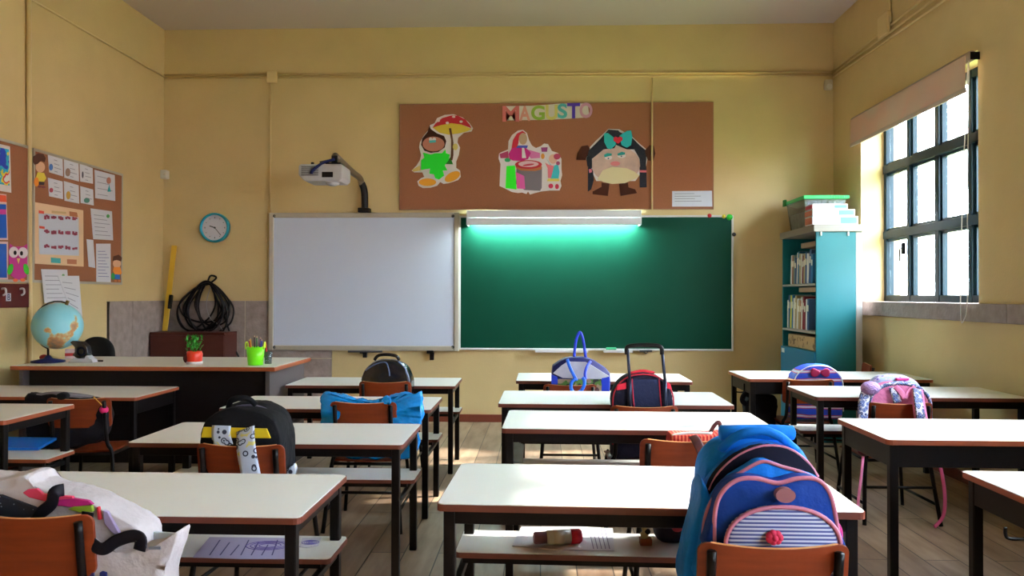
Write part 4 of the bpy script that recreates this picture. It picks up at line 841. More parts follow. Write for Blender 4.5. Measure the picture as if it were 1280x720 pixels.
# plant in red pot
q = on(243, 455, DKZ); pp = empty('potted_plant', (q.x, q.y, DKZ), 0, 'small green plant in a red and white pot on the teacher desk', 'plant')
REDP = mat('red_glaze', (214, 50, 26), rough=.3)
MB().lathe([(.001, 0), (.045, 0), (.052, .02), (.055, .07), (.048, .09), (.044, .09), (.044, .075), (.001, .075)], 20, (q.x, q.y, DKZ)).build('pot', REDP, pp, smooth=True)
MB().lathe([(.047, .0), (.054, .0), (.056, .018), (.05, .02)], 20, (q.x, q.y, DKZ)).build('pot_band', WP, pp, smooth=True)
MB().ball((q.x - .045, q.y - .03, DKZ + .045), .022, 8, (1, .6, 1.6)).build('pot_ornament', flat((60, 20, 24)), pp, smooth=True)
fo = MB(); rnd = random.Random(3)
for k in range(90):
    a = rnd.uniform(0, 2*PI); r = rnd.uniform(0, .065); c_ = Vector((q.x + r*math.cos(a), q.y + r*math.sin(a), DKZ + .10 + rnd.uniform(0, .10)))
    R = Matrix.Rotation(rnd.uniform(0, 6), 3, 'Z') @ Matrix.Rotation(rnd.uniform(-1, 1), 3, 'X'); s_ = rnd.uniform(.010, .018)
    fo.add([c_ + R @ Vector(p) for p in ((-s_*.5, 0, 0), (0, 0, -s_), (s_*.5, 0, 0), (0, .004, s_*1.3))], [(0, 1, 2, 3)])
for k in range(14):
    a = rnd.uniform(0, 6.3); fo.tube([(q.x, q.y, DKZ + .07), (q.x + .05*math.cos(a), q.y + .05*math.sin(a), DKZ + .16)], .0016, 4)
fo.build('foliage', flat((40, 140, 30)), pp)
# green pencil cup
q = on(316, 457, DKZ); pc = empty('pencil_cup', (q.x, q.y + .05, DKZ), 0, 'lime green bucket-shaped cup full of pencils on the teacher desk', 'pencil cup')
LIME = mat('lime_plastic', (120, 236, 20), rough=.35); cy_ = q.y + .05
MB().lathe([(.001, 0), (.050, 0), (.062, .125), (.057, .125), (.047, .01), (.001, .01)], 24, (q.x, cy_, DKZ)).build('cup', LIME, pc, smooth=True)
for s_ in (-1, 1): MB().tube(spline([(q.x + s_*.062, cy_ - .02, DKZ + .11), (q.x + s_*.066, cy_ - .012, DKZ + .15), (q.x + s_*.062, cy_ + .012, DKZ + .155), (q.x + s_*.060, cy_ + .02, DKZ + .115)], 5), .005).build('handle', mat('yellow_green_plastic', (200, 230, 50), rough=.35), pc, smooth=True)
rnd = random.Random(5)
for k, c_ in enumerate([((30, 60, 160), 'blue'), ((60, 20, 90), 'violet'), ((20, 20, 24), 'black'), ((190, 40, 50), 'red'), ((230, 180, 40), 'yellow'), ((30, 120, 60), 'green')]):
    a = k*1.05; p0 = Vector((q.x + .025*math.cos(a), cy_ + .025*math.sin(a), DKZ + .012)); p1 = p0 + Vector((.018*math.cos(a), .018*math.sin(a), .155 + .012*(k % 3)))
    o = empty('pencil', p0, 0, '%s pencil standing in the lime green cup' % c_[1], 'pencil', 'pencils in the green cup'); MB().tube([p0, p1], .004, 6).build('shaft', flat(c_[0]), o); MB().tube([p1, p1 + (p1 - p0).normalized()*.012], [.004, .0008], 6).build('tip', flat((220, 180, 130)), o)
q = on(331.5, 455.5, DKZ); gy_ = q.y + .06
cu_ = empty('clear_cup', (q.x, gy_, DKZ), 0, 'small clear cup with a red pen right of the lime green cup', 'cup')
MB().lathe([(.001, 0), (.024, 0), (.028, .085), (.026, .085), (.022, .006), (.001, .006)], 18, (q.x, gy_, DKZ)).build('cup', mat('clear_plastic', (196, 214, 224)), cu_, smooth=True)
tag(MB().tube([(q.x - .005, gy_, DKZ + .01), (q.x - .02, gy_, DKZ + .15)], .006).build('red_marker', flat((190, 30, 50)), smooth=True), 'red marker standing in the small clear cup', 'marker')
# teacher's swivel chair
cp = at(119, 421, y=6.26); sc_ = empty('swivel_chair', (cp.x, 6.46, 0), 0, 'black rounded swivel chair behind the teacher desk', 'chair')
BF = mat('black_fabric', (20, 20, 22), rough=.8, bump=.3, bscale=200)
ol = arch(.29, cp.z - .52, .145, pw=2.2); M_ = Matrix.Translation((cp.x, 6.26, .52))
MB(M_).puffy(ol, 0, .06, inset=.2).build('backrest', BF, sc_, smooth=True)
MB(Matrix.Translation((cp.x, 6.29, .42)) @ Matrix.Rotation(-PI/2, 4, 'X') @ Matrix.Rotation(0, 4, 'Z')).puffy(arch(.36, .38, .1), -.06, .0, inset=.1).build('seat', BF, sc_, smooth=True)
MB().tube([(cp.x, 6.50, .08), (cp.x, 6.50, .42)], .025, 10).build('gas_column', BLK, sc_)
MB().tube(spline([(cp.x, 6.43, .40), (cp.x, 6.27, .42), (cp.x, 6.30, .6)], 4), .02).build('back_post', BLK, sc_)
for k in range(5):
    a = k*2*PI/5; ex = Vector((cp.x + .21*math.cos(a), 6.50 + .21*math.sin(a), .055)); l_ = MB().bar((cp.x, 6.50, .09), ex, .035, .03).build('leg', BLK, sc_, bevel=.004); MB().ball(ex - Vector((0, 0, .03)), .025, 8).build('caster', BLK, l_, smooth=True)
# ---------------------------------------------------------------- bags
def CY(k): return CHAIRS[k].location.y - .225         # plane of a chair's backrest
class Bag:
    """helper: lays out bag pieces by the size they have at their own distance"""
    def __init__(s, name, label, cat, u, y, zb):
        p = at(u, 400, y=y); s.e = empty(name, (p.x, y, zb), 0, label, cat); s.zb = zb
    def arch(s, part, u0, u1, vt, y0, y1, m, zb=None, r=None, pw=2.2, inset=.12, wob=0, seed=0, parent=None, base_r=.03):
        ym = y0; a = at(u0, vt, y=ym); b = at(u1, vt, y=ym); zb = s.zb if zb is None else zb; h = a.z - zb; w_ = b.x - a.x
        r = min(r if r else w_/2, h - .02)
        ol = arch(w_, h, r, pw=pw, base_r=min(base_r, h/4, w_/4))
        return MB(Matrix.Translation(((a.x + b.x)/2, 0, zb))).puffy(ol, y0, y1, inset=inset, wob=wob, seed=seed).build(part, m, parent or s.e, smooth=True)
    def rim(s, part, u0, u1, vt, y, m, rr=.006, zb=None, r=None, pw=2.2, parent=None):
        a = at(u0, vt, y=y); b = at(u1, vt, y=y); zb = s.zb if zb is None else zb; h = a.z - zb; w_ = b.x - a.x; r = min(r if r else w_/2, h - .02)
        ol = [q for q in arch(w_, h, r, pw=pw, base_r=.01) if q[1] > .02]
        ol.sort(key=lambda q: math.atan2(q[1] - (h - r), q[0])) if False else None
        c_ = Vector(((a.x + b.x)/2, y, zb)); pts = [c_ + Vector((q[0], 0, q[1])) for q in ol]
        return MB().tube(pts, rr, 6).build(part, m, parent or s.e, smooth=True)
    def poly(s, part, pts, y, dep, m, parent=None, bevel=.002): return prism_px(part, pts, y, dep, m, parent or s.e, bevel=bevel)
    def strap(s, part, pts, w_, m, parent=None, flat_=.15, up=(0, 1, 0)):
        """pts: (u, v, y) ; a flat band"""
        P = spline([at(u, v, y=y) for u, v, y in pts], 6); return MB().tube(P, w_, 8, flat=flat_, up=up).build(part, m, parent or s.e, smooth=True)
    def puff(s, part, pts, y0, y1, m, inset=.08, wob=0, seed=0, n=3, parent=None):
        P = spline([Vector((at(u, v, y=y0).x, 0, at(u, v, y=y0).z)) for u, v in pts], n, closed=True)
        return MB().puffy([(q.x, q.z) for q in P], y0, y1, inset=inset, wob=wob, seed=seed).build(part, m, parent or s.e, smooth=True)
SEAT = .365
def cloth(name, c, **k): return mat(name, c, rough=.75, spec=.2, noise=k.pop('noise', .12), nscale=14, bump=.5, bscale=35, sheen=.2, **k)
# big blue backpack on the front right chair
y = CY('R1'); BB = cloth('bright_blue_nylon', (8, 114, 210)); DB = cloth('deep_blue_denim', (12, 54, 138)); NV = mat('dark_inside', (10, 10, 30), rough=.9); PK = mat('dusty_pink_trim', (180, 108, 134), rough=.6)
b = Bag('school_backpack', 'large blue backpack with pink piping and striped pocket on the front right chair', 'backpack', 962, y + .15, SEAT)
b.arch('back_body', 876, 1022, 542, y + .23, y + .36, BB, r=.15, pw=2.5, inset=.12, wob=.01)
p0 = at(899, 541, y=y + .25); p1 = at(993, 541, y=y + .25)
MB().tube([p0, p0 + (p1 - p0)*.02, p0 + (p1 - p0)*.3, p0 + (p1 - p0)*.7, p0 + (p1 - p0)*.98, p1], [.014, .020, .021, .022, .019, .013], 14).build('top_flap', BB, b.e, smooth=True)
b.strap('carry_handle', [(902, 562, y + .235), (915, 549, y + .20), (935, 540, y + .18), (958, 539, y + .18), (978, 548, y + .19), (996, 566, y + .215)], .012, BB, flat_=.7)
MAIN = [(887, 613), (900, 590), (925, 569), (955, 558), (985, 561), (1008, 577), (1022, 596)]; MID = [(880, 655), (889, 627), (908, 604), (932, 587), (954, 577), (976, 583), (1006, 592), (1030, 606)]
def grow(P, d): cx = sum(q[0] for q in P)/len(P); cy = max(q[1] for q in P); return [(cx + (q[0] - cx)*d, cy + (q[1] - cy)*d) for q in P]
def curve_piping(P, yy): MB().tube(spline([at(u, v, y=yy) for u, v in P], 5), .0048, 8).build('pink_piping', PK, b.e, smooth=True)
b.puff('main_compartment', [(882, 760), (881, 640)] + grow(MAIN, 1.03) + [(1036, 640), (1036, 760)], y + .165, y + .26, BB, inset=.03)
b.puff('open_inside', [(888, 760), (887, 640)] + MAIN + [(1030, 640), (1030, 760)], y + .150, y + .20, NV, inset=.01)
curve_piping(MAIN, y + .156)
b.puff('middle_compartment', [(878, 740)] + MID + [(1040, 650), (1044, 740)], y + .095, y + .155, BB, inset=.03)
curve_piping([(879, 690)] + MID, y + .098)
b.puff('front_pocket', [(892, 700), (893, 640), (903, 614), (922, 599), (945, 597), (972, 603), (998, 597), (1022, 599), (1038, 616), (1046, 650), (1050, 700)], y + .045, y + .12, DB, inset=.05)
P_ = spline([at(u, v, y=y + .048) for u, v in [(893, 690), (894, 640), (903, 615), (922, 600), (945, 598), (972, 604), (998, 598), (1022, 600), (1037, 617), (1045, 650), (1050, 690)]], 5)
MB().tube(P_, .0058, 8).build('pink_piping', PK, b.e, smooth=True)
STR = ramp_mat('blue_white_stripes', 'wave', [(0, (176, 182, 206)), (.5, (60, 68, 134))], scale=34, bands_direction='Z', rough=.7)
b.arch('striped_pocket', 908, 1050, 634, y + .018, y + .075, STR, zb=SEAT + .02, r=.095, pw=2.2, inset=.06)
b.rim('pink_piping', 907, 1051, 633, y + .022, PK, .0055, zb=SEAT + .02, r=.095, pw=2.2)
q = at(979, 617, y=y + .035); MB().lathe([(.001, -.004), (.020, -.004), (.023, 0), (.023, .02)], 20, q, Matrix.Rotation(-PI/2, 3, 'X') @ Matrix.Diagonal((1, .75, -1))).build('round_badge', mat('copper_badge', (140, 88, 96), rough=.5), b.e)
q = at(968, 672, y=y + .01); fw = MB()
for k in range(7): a = k*2*PI/7; fw.ball(q + Vector((.012*math.cos(a), 0, .009*math.sin(a))), .0095, 6)
fw.ball(q + Vector((0, -.006, 0)), .008, 6); fw.build('flower', flat((186, 20, 70)), b.e, smooth=True)
b.puff('side_drape', [(880, 600), (872, 640), (860, 680), (853, 725), (856, 740), (880, 742), (896, 735), (898, 650)], y + .12, y + .24, BB, inset=.2, wob=.02)
b.puff('zip_puller', [(1050, 655), (1054, 665), (1053, 678), (1048, 676), (1047, 660)], y + .05, y + .06, flat((196, 40, 130)))
# white tote on the front left chair
y = CY('L1'); WT_ = cloth('white_printed_cloth', (188, 180, 184), noise=.05)
b = Bag('shopping_tote', 'bulky white printed tote bag with black handle on the lower left chair', 'bag', 90, y + .1, .36)
b.puff('bag_body', [(-60, 760), (-60, 610), (-10, 600), (28, 593), (40, 604), (60, 613), (100, 622), (130, 636), (152, 648), (176, 664), (180, 700), (180, 780)], y + .07, y + .19, WT_, inset=.06, wob=.01)
b.puff('side_gusset', [(100, 665), (118, 682), (140, 690), (165, 688), (196, 680), (222, 664), (218, 685), (206, 722), (196, 790), (96, 790)], y + .045, y + .13, WT_, inset=.06)
b.poly('inner_flap', [(150, 650), (180, 664), (221, 667), (205, 684), (180, 692), (158, 690), (140, 672)], y + .125, .01, mat('pale_blue_lining', (206, 214, 230), rough=.5))
b.poly('dark_print', [(-20, 618), (0, 619), (20, 626), (44, 634), (50, 646), (20, 648), (-20, 642)], y + .063, .012, ramp_mat('dark_starry_print', 'voronoi', [(0, (150, 160, 170)), (.12, (20, 28, 44))], scale=60, rough=.5))
b.poly('pink_print', [(28, 616), (34, 612), (46, 611), (54, 618), (90, 621), (92, 627), (56, 627), (36, 622)], y + .062, .012, flat((214, 60, 100)))
b.poly('magenta_band', [(64, 632), (68, 625), (90, 623), (110, 626), (116, 631), (90, 634)], y + .061, .012, flat((176, 20, 110)))
b.poly('lime_band', [(84, 637), (92, 633), (114, 632), (116, 640), (100, 641)], y + .060, .012, flat((130, 160, 40)))
b.poly('red_mark', [(120, 634), (123, 634), (126, 650), (122, 650)], y + .062, .012, flat((190, 30, 50)))
b.poly('lilac_panel', [(128, 638), (134, 640), (150, 669), (145, 672), (130, 655)], y + .060, .012, flat((150, 136, 176)))
HB = mat('black_webbing', (18, 16, 26), rough=.6)
b.strap('handle', [(80, 612, y + .06), (68, 616, y + .04), (64, 630, y + .04), (50, 642, y + .045), (44, 652, y + .05)], .017, HB, flat_=.12)
b.strap('handle', [(110, 640, y + .03), (107, 668, y + .03), (118, 682, y + .03), (130, 686, y + .028), (146, 676, y + .03), (166, 670, y + .032), (176, 674, y + .03), (174, 688, y + .034)], .017, HB, flat_=.12)
for (uu, vv, ww) in ((178, 684, 5), (186, 686, 14)):
    b.poly('small_print', [(uu, vv - 2), (uu + ww, vv - 2.5), (uu + ww, vv + 1), (uu, vv + 1)], y + .040, .004, flat((120, 126, 146)), bevel=0)
for (uu, ww) in ((92, 7), (107, 10), (124, 9)):
    b.poly('blue_print', [(uu, 716), (uu + ww*.4, 714), (uu + ww, 716), (uu + ww, 726), (uu, 726)], y + .036, .006, flat((24, 34, 110)))
# black and yellow backpack, second row left
y = CY('L2'); BN = cloth('black_nylon', (10, 11, 17), noise=.2)
MUS = ramp_mat('doodle_strap_print', 'voronoi', [(0, (30, 34, 60)), (.16, (176, 188, 210)), (.28, (34, 40, 70)), (.42, (184, 194, 214)), (.8, (206, 198, 120))], scale=34, rough=.6)
b = Bag('school_backpack', 'black backpack with yellow band and white doodle-patterned straps, second left row', 'backpack', 300, y + .12, SEAT)
b.arch('bag_body', 248, 352, 510, y + .03, y + .20, BN, r=.13, pw=2.6, inset=.06, wob=.01)
b.arch('rear_body', 262, 359, 502, y + .10, y + .24, BN, r=.15, pw=2.3, inset=.15, wob=.01)
b.strap('carry_handle', [(285, 513, y + .10), (290, 500, y + .08), (308, 498, y + .08), (320, 506, y + .1)], .012, BN, flat_=.6)
b.poly('yellow_band', [(254, 534), (333, 536), (338, 548), (251, 547)], y + .022, .02, flat((214, 186, 20)))
b.strap('shoulder_strap', [(277, 532, y + .018), (276.5, 545, y + .014), (280, 558, y + .018)], .038, MUS, flat_=.08)
b.strap('shoulder_strap', [(307, 536, y + .012), (307, 553, y - .03), (309, 570, y - .04), (313, 590, y - .045), (315, 600, y - .045)], .038, MUS, flat_=.08)
b.rim('grey_trim', 268, 354, 506, y + .105, mat('grey_piping', (90, 86, 110)), .004, zb=SEAT + .25, r=.14)
b.puff('side_pouch', [(352, 592), (360, 586), (367, 580), (369, 590), (362, 600)], y + .1, y + .13, MUS)
# blue plastic bag, third row left
y = CY('L3'); FO = mat('shiny_blue_film', (10, 130, 206), rough=.22, noise=.35, nscale=10, bump=1.0, bscale=14, spec=.6)
b = Bag('plastic_bag', 'shiny crinkled blue plastic bag wrapped around a chair in the third left row', 'bag', 463, y + .05, .36)
b.puff('bag_body', [(401, 560), (399, 520), (401, 493), (413, 491.5), (421, 494), (430, 495), (441, 498.5), (452, 500), (466, 502), (477, 497), (486, 495), (497, 494), (508, 491.5), (517, 493), (524, 491), (526, 505), (527, 520), (524, 532), (522, 545), (516, 572), (470, 575), (420, 572)], y + .022, y + .09, FO, inset=.03, wob=.03)
b.puff('bunched_corner', [(476, 500), (481, 495), (488, 497), (487, 505), (479, 506)], y + .0, y + .03, FO)
# glossy black backpack, fourth row left
y = CY('L4'); GB = mat('black_gloss_fabric', (12, 14, 26), rough=.22, noise=.2, nscale=9, bump=.4, bscale=12)
b = Bag('school_backpack', 'glossy black domed backpack on the chair below the whiteboard', 'backpack', 482, y + .1, SEAT)
b.arch('bag_body', 450, 514.5, 449.5, y + .03, y + .19, GB, r=.17, pw=2.3, inset=.12)
b.strap('carry_handle', [(468, 450, y + .07), (473, 444.5, y + .06), (484, 443.2, y + .06), (495, 445, y + .06), (499, 450, y + .07)], .011, GB, flat_=.6)
GT = mat('blue_grey_highlight', (90, 110, 150), rough=.3)  # blue highlight on the gloss painted as strips along the seams
b.strap('seam_highlight', [(457, 463, y + .035), (470, 455, y + .028), (482, 453, y + .026), (486, 462, y + .022), (487, 470, y + .02)], .004, GT, flat_=1)
b.strap('seam_highlight', [(498, 452, y + .06), (505, 459, y + .045), (509, 468, y + .035), (511, 477, y + .03)], .007, GT, flat_=.6)
# blue and clear tote, fourth row right
y = CY('R4'); NB = mat('royal_blue_webbing', (16, 56, 200), rough=.5); NVY = mat('navy_trim', (16, 24, 96), rough=.6); LB = mat('light_blue_webbing', (24, 100, 224), rough=.5)
b = Bag('beach_tote', 'blue and clear tote with tall looped handles on the chair before the chalkboard', 'bag', 726, y + .1, SEAT)
S6 = lambda L_: [(680 + a/8.467, 410 + c_/8.467) for a, c_ in L_]
b.puff('bag_body', S6([(85,430),(110,390),(220,325),(350,312),(480,325),(600,390),(705,485),(700,680),(690,900),(100,900),(78,600)]), y + .03, y + .17, NVY, inset=.04, n=2)
FOG = mat('foggy_clear_vinyl', (190, 190, 206), rough=.25, noise=.15, nscale=10)
b.poly('clear_panel', S6([(95,480),(180,400),(250,355),(440,360),(500,390),(690,510),(610,540),(380,540),(200,530)]), y + .022, .02, FOG)
b.poly('blue_side', S6([(78,490),(140,520),(150,600),(150,700),(78,700)]), y + .021, .02, NB); b.poly('blue_side', S6([(610,530),(695,515),(690,700),(610,700)]), y + .021, .02, NB)
b.poly('picture_print', S6([(145,540),(300,545),(600,545),(610,600),(610,680),(145,680)]), y + .020, .02, ramp_mat('leafy_print', 'noise', [(0, (30, 30, 30)), (.45, (80, 120, 50)), (.55, (150, 130, 110)), (.65, (60, 20, 40))], scale=14, rough=.6))
def S6s(L_): return [(680 + a/8.467, 410 + c_/8.467, yy) for a, c_, yy in L_]
b.strap('handle', S6s([(318,350,y+.10),(325,230,y+.10),(345,110,y+.10),(380,45,y+.10),(410,110,y+.10),(430,230,y+.10),(445,350,y+.10)]), .0095, NB, flat_=.3)
b.strap('handle', S6s([(245,330,y+.0),(275,420,y-.03),(320,510,y-.045),(345,560,y-.05)]), .0105, LB, flat_=.25)
b.strap('handle', S6s([(495,350,y+.0),(455,410,y-.03),(435,480,y-.045),(440,540,y-.05)]), .0095, NB, flat_=.25)
b.strap('handle', S6s([(330,535,y-.05),(295,570,y-.052),(285,630,y-.053),(305,675,y-.053),(345,690,y-.053),(395,660,y-.053),(425,600,y-.053),(425,550,y-.052),(405,525,y-.05)]), .011, LB, flat_=.25)
# trolley backpack, third row right
y = CY('R3'); TN = cloth('navy_nylon', (20, 22, 44)); RD = flat((176, 16, 48))
b = Bag('trolley_backpack', 'navy and red trolley backpack with raised telescopic handle, third right row', 'backpack', 804, y + .1, SEAT + .01)
b.arch('bag_body', 764.5, 843, 466, y + .045, y + .20, TN, r=.15, pw=2.2, inset=.12)
b.rim('red_piping', 766, 842, 467.5, y + .05, RD, .004, r=.15, pw=2.2)
b.poly('back_padding', [(789, 474), (824, 474), (827, 520), (788, 520)], y + .034, .02, mat('ribbed_navy', (30, 36, 66), rough=.7, bump=.6, bscale=60), bevel=.006)
b.strap('red_seam', [(790, 473, y + .034), (791, 490, y + .032), (793, 512, y + .032)], .003, RD, flat_=1); b.strap('red_seam', [(824, 473, y + .034), (825, 490, y + .032), (827, 512, y + .032)], .003, RD, flat_=1)
b.poly('red_patch', [(772, 481), (783, 478), (783, 486), (771, 488)], y + .036, .02, flat((214, 20, 60))); b.poly('red_patch', [(832, 476), (838, 480), (840, 487), (832, 485)], y + .036, .02, flat((214, 20, 60)))
b.strap('top_red_trim', [(788, 466, y + .05), (803, 463.5, y + .05), (818, 466, y + .05)], .007, flat((200, 20, 50)), flat_=.8)
MT = mat('dark_blue_metal', (36, 44, 66), rough=.3, metal=.5)
for u0, u1 in ((784.5, 787.5), (827.5, 831.5)): MB().tube([at(u1, 510, y=y + .03), at(u1 - .4, 474, y=y + .03)], .011, 8).tube([at(u1 - .4, 474, y=y + .03), at(u0, 437, y=y + .03)], .008, 8).build('handle_rod', MT, b.e, smooth=True)
b.strap('handle_grip', [(783.5, 443, y + .03), (784, 434, y + .03), (795, 431.5, y + .03), (815, 431.5, y + .03), (826, 434, y + .03), (827.5, 443, y + .03)], .011, BLK, flat_=.8)
# red checked bag, second row right
y = CY('R2'); CK = ramp_mat('red_check', 'wave', [(0, (196, 24, 30)), (.6, (236, 120, 90))], scale=22, bands_direction='X', rough=.7)
b = Bag('checked_bag', 'red checked lunch bag with brown strap behind the chair in the second right row', 'bag', 872, y + .1, SEAT)
b.puff('bag_body', [(838, 570), (838, 548), (845, 543), (880, 545), (915, 543), (920, 560), (915, 600), (845, 600)], y + .04, y + .16, CK, inset=.08)
b.strap('white_zip', [(840, 544, y + .05), (860, 541.5, y + .045), (890, 541.5, y + .045)], .005, WP, flat_=1)
BS = mat('brown_strap', (84, 48, 50), rough=.5)
b.strap('shoulder_strap', [(885, 546, y + .10), (893, 532, y + .10), (899, 528, y + .10), (901, 540, y + .10)], .008, BS, flat_=.4)
b.strap('shoulder_strap', [(866, 545, y + .03), (871, 552, y - .03), (877, 566, y - .04), (882, 582, y - .04), (884, 600, y - .03)], .018, BS, flat_=.15)
# blue, red and white backpack at the back right
y = CY('RR4'); b = Bag('school_backpack', 'blue backpack with crimson bow before the teal bookcase', 'backpack', 1024, y + .1, SEAT + .01)
BP = ramp_mat('blue_red_pattern', 'wave', [(0, (24, 70, 210)), (.62, (30, 90, 220)), (.7, (190, 30, 80)), (.9, (200, 200, 230))], scale=5, bands_direction='Z', rough=.5, Distortion=1.5)
b.arch('bag_body', 991, 1055, 456, y + .035, y + .21, BP, r=.15, pw=2.3, inset=.12)
b.arch('top_panel', 1000, 1049, 455, y + .10, y + .19, mat('azure_nylon', (30, 120, 220), rough=.5), zb=SEAT + .2, r=.11, inset=.12)
for s_ in (-1, 1): b.puff('bow_loop', [(1026, 466), (1026 + s_*6, 461), (1026 + s_*11, 462), (1026 + s_*11, 470), (1026 + s_*5, 471)], y + .01, y + .035, flat((170, 20, 90)), inset=.2)
b.rim('white_piping', 992, 1054, 457, y + .04, mat('white_plastic', (222, 222, 224)), .004, r=.15)
# pink backpack at the right
y = CY('RR3'); PN = cloth('pink_nylon', (226, 130, 176)); PT = ramp_mat('blue_grey_doodles', 'voronoi', [(0, (40, 50, 120)), (.25, (120, 140, 200)), (.45, (60, 66, 110)), (.6, (206, 206, 226))], scale=55, rough=.6)
b = Bag('school_backpack', 'pink backpack with blue doodle straps and lilac pompom by the window wall', 'backpack', 1127, y + .1, SEAT)
b.arch('rear_body', 1084, 1156, 468, y + .13, y + .22, ramp_mat('lilac_doodles', 'voronoi', [(0, (110, 90, 200)), (.3, (206, 190, 236)), (.6, (170, 190, 236))], scale=40, rough=.6), r=.12, pw=2.2, inset=.15)
b.arch('bag_body', 1084, 1165, 478, y + .045, y + .17, PN, r=.13, pw=2.2, inset=.1)
b.rim('doodle_piping', 1086, 1163, 479, y + .05, PT, .011, r=.13)
b.strap('red_tag', [(1120, 474, y + .125), (1136, 474, y + .125)], .007, flat((206, 60, 150)), flat_=1)
b.strap('shoulder_strap', [(1116, 484, y + .035), (1119, 494, y + .025), (1122, 503, y + .02)], .022, PT)
b.strap('pink_ribbon', [(1119, 483, y + .03), (1126, 490, y + .02), (1131, 499, y + .012)], .015, PN); b.strap('pink_ribbon', [(1144, 484, y + .03), (1137, 490, y + .02), (1132, 499, y + .012)], .015, PN)
st = b.strap('shoulder_strap', [(1146, 486, y + .03), (1148, 500, y - .015), (1150, 515, y - .05), (1153, 535, y - .06), (1156, 560, y - .05)], .036, PN, flat_=.12)
b.strap('strap_print', [(1146, 486, y + .022), (1148, 500, y - .023), (1150, 515, y - .058), (1153, 535, y - .068), (1156, 560, y - .058)], .025, PT, parent=st, flat_=.12)
MB().ball(at(1088, 485, y=y + .03), .042, 12, (1.25, .9, .9)).build('pompom', mat('lilac_fur', (196, 160, 226), rough=1, bump=1, bscale=120, sheen=.5), b.e, smooth=True)
b.strap('side_strap', [(1084, 487, y + .05), (1080, 500, y + .02), (1078, 525, y - .0), (1077, 555, y - .0)], .03, PT, flat_=.3)
b.strap('hanging_ribbon', [(1079, 570, y), (1077, 590, y - .02), (1073, 625, y - .03), (1073, 640, y - .03)], .008, PN)
b.strap('hanging_ribbon', [(1172, 574, y), (1177, 590, y - .02), (1181, 620, y - .03), (1179, 645, y - .03), (1168, 659, y - .05)], .010, flat((214, 90, 150)))
MB().ball(at(1080, 563, y=y - .0), .035, 10, (1.1, .8, .9)).build('hanging_pouch', mat('maroon_vinyl', (84, 20, 44), rough=.3), b.e, smooth=True)
# black bag hung on the hook of the table at the bookcase
o_, tx, ty_, tr, th = TB['RR4']; hx = tx - .6 + .02
b = Bag('black_bag', 'black cloth bag hanging under the left end of the table before the bookcase', 'bag', 950, 5.83, .12)
b.puff('bag_body', [(932, 500), (945, 492), (965, 494), (972, 500), (972, 530), (968, 560), (940, 562), (932, 530)], 5.78, 5.88, cloth('black_cotton', (14, 14, 18)), inset=.15, wob=.02)
b.strap('loop', [(940, 497, 5.82), (932, 492, 5.78), (928, 500, 5.77), (933, 506, 5.78)], .02, mat('black_webbing', (18, 16, 26)), flat_=.6)
def hook(u, v, y, z, label):
    p = at(u, v, y=y); t = MB().tube(spline([(p.x + .03, y, p.z + .05), (p.x + .03, y, p.z), (p.x + .02, y, p.z - .012), (p.x - .02, y, p.z - .012), (p.x - .03, y, p.z), (p.x - .03, y, p.z + .02)], 4), .005).build('bag_hook', BLK, TB[label][0], smooth=True)
    return t
hook(925, 488, 5.80, 0, 'RR4'); hook(1270, 668, 2.33, 0, 'RR1')
# jacket over the chair at the left
y = CY('LL3'); GJ = cloth('grey_jacket_cloth', (120, 116, 124)); b = Bag('jacket', 'dark jacket with grey collar draped over the chair at the left', 'jacket', 80, y + .05, .4)
b.puff('jacket_body', [(28, 496), (45, 492), (70, 493), (100, 496), (126, 500), (134, 515), (130, 545), (100, 560), (40, 560), (28, 530)], y + .022, y + .10, cloth('black_jacket_cloth', (18, 16, 24)), inset=.1, wob=.02)
b.puff('grey_collar', [(38, 494), (60, 490.5), (85, 492), (112, 496), (110, 500), (80, 499), (45, 498)], y + .03, y + .09, GJ, inset=.2)
b.puff('black_pompom', [(69, 494), (76, 490.5), (83, 494), (81, 500), (72, 500)], y - .005, y + .04, flat((16, 16, 20)), inset=.3)
b.strap('pink_keyring', [(117, 496, y + .0), (123, 502, y + .0), (129, 508, y + .02)], .003, flat((206, 150, 60)), flat_=1)
MB().ball(at(130, 512, y=y + .03), .024, 8).build('pink_charm', flat((200, 20, 100)), b.e, smooth=True)
# ---------------------------------------------------------------- things on the shelves
def sheet(name, label, key, pts, m, cat='paper', th=.002, group=None, lift=0):
    z = .396*TB[key][4]/TH + .0005 + lift; P = [at(u, v, z=z) for u, v in pts]; c_ = sum(P, Vector())/len(P); e = empty(name, c_, 0, label, cat, group)
    MB().prism(P, (0, 0, th)).build('sheet', m, e); return e, z + th
e, z = sheet('drawing_sheet', 'white sheet with pencil lines under the bottle on the right shelf', 'R1', [(640, 683), (652, 659), (728, 659), (766, 661), (768, 689), (700, 688)], PAPER)
for k in range(5): q0 = at(742 + k*5, 686, z=z); q1 = at(736 + k*5, 661, z=z); MB().bar(q0, q1, .0025, .0008).build('pencil_line', flat((120, 110, 140)), e)
e, z2 = sheet('drawing_sheet', 'white sheet covered with violet scribbles on the front left shelf', 'L1', [(241, 697), (262, 672), (356, 673), (359, 699), (300, 699)], mat('lilac_paper', (176, 166, 196), rough=.7))
lm = MB()
for k in range(7): q0 = at(262 + k*13, 694, z=z2); q1 = at(275 + k*12, 675 + (k % 3)*3, z=z2); lm.bar(q0, q1, .004, .0008)
lm.build('scribble', flat((70, 60, 110)), e)
lm = MB()
for j in range(4):
    c_ = at(335, 682, z=z2); lm.tube([c_ + Vector(((.03 + j*.015)*math.cos(a), (.02 + j*.009)*math.sin(a), 0)) for a in [k*PI/8 for k in range(16)]], .0015, 4, closed=True)
lm.build('swirl', flat((110, 90, 170)), e)
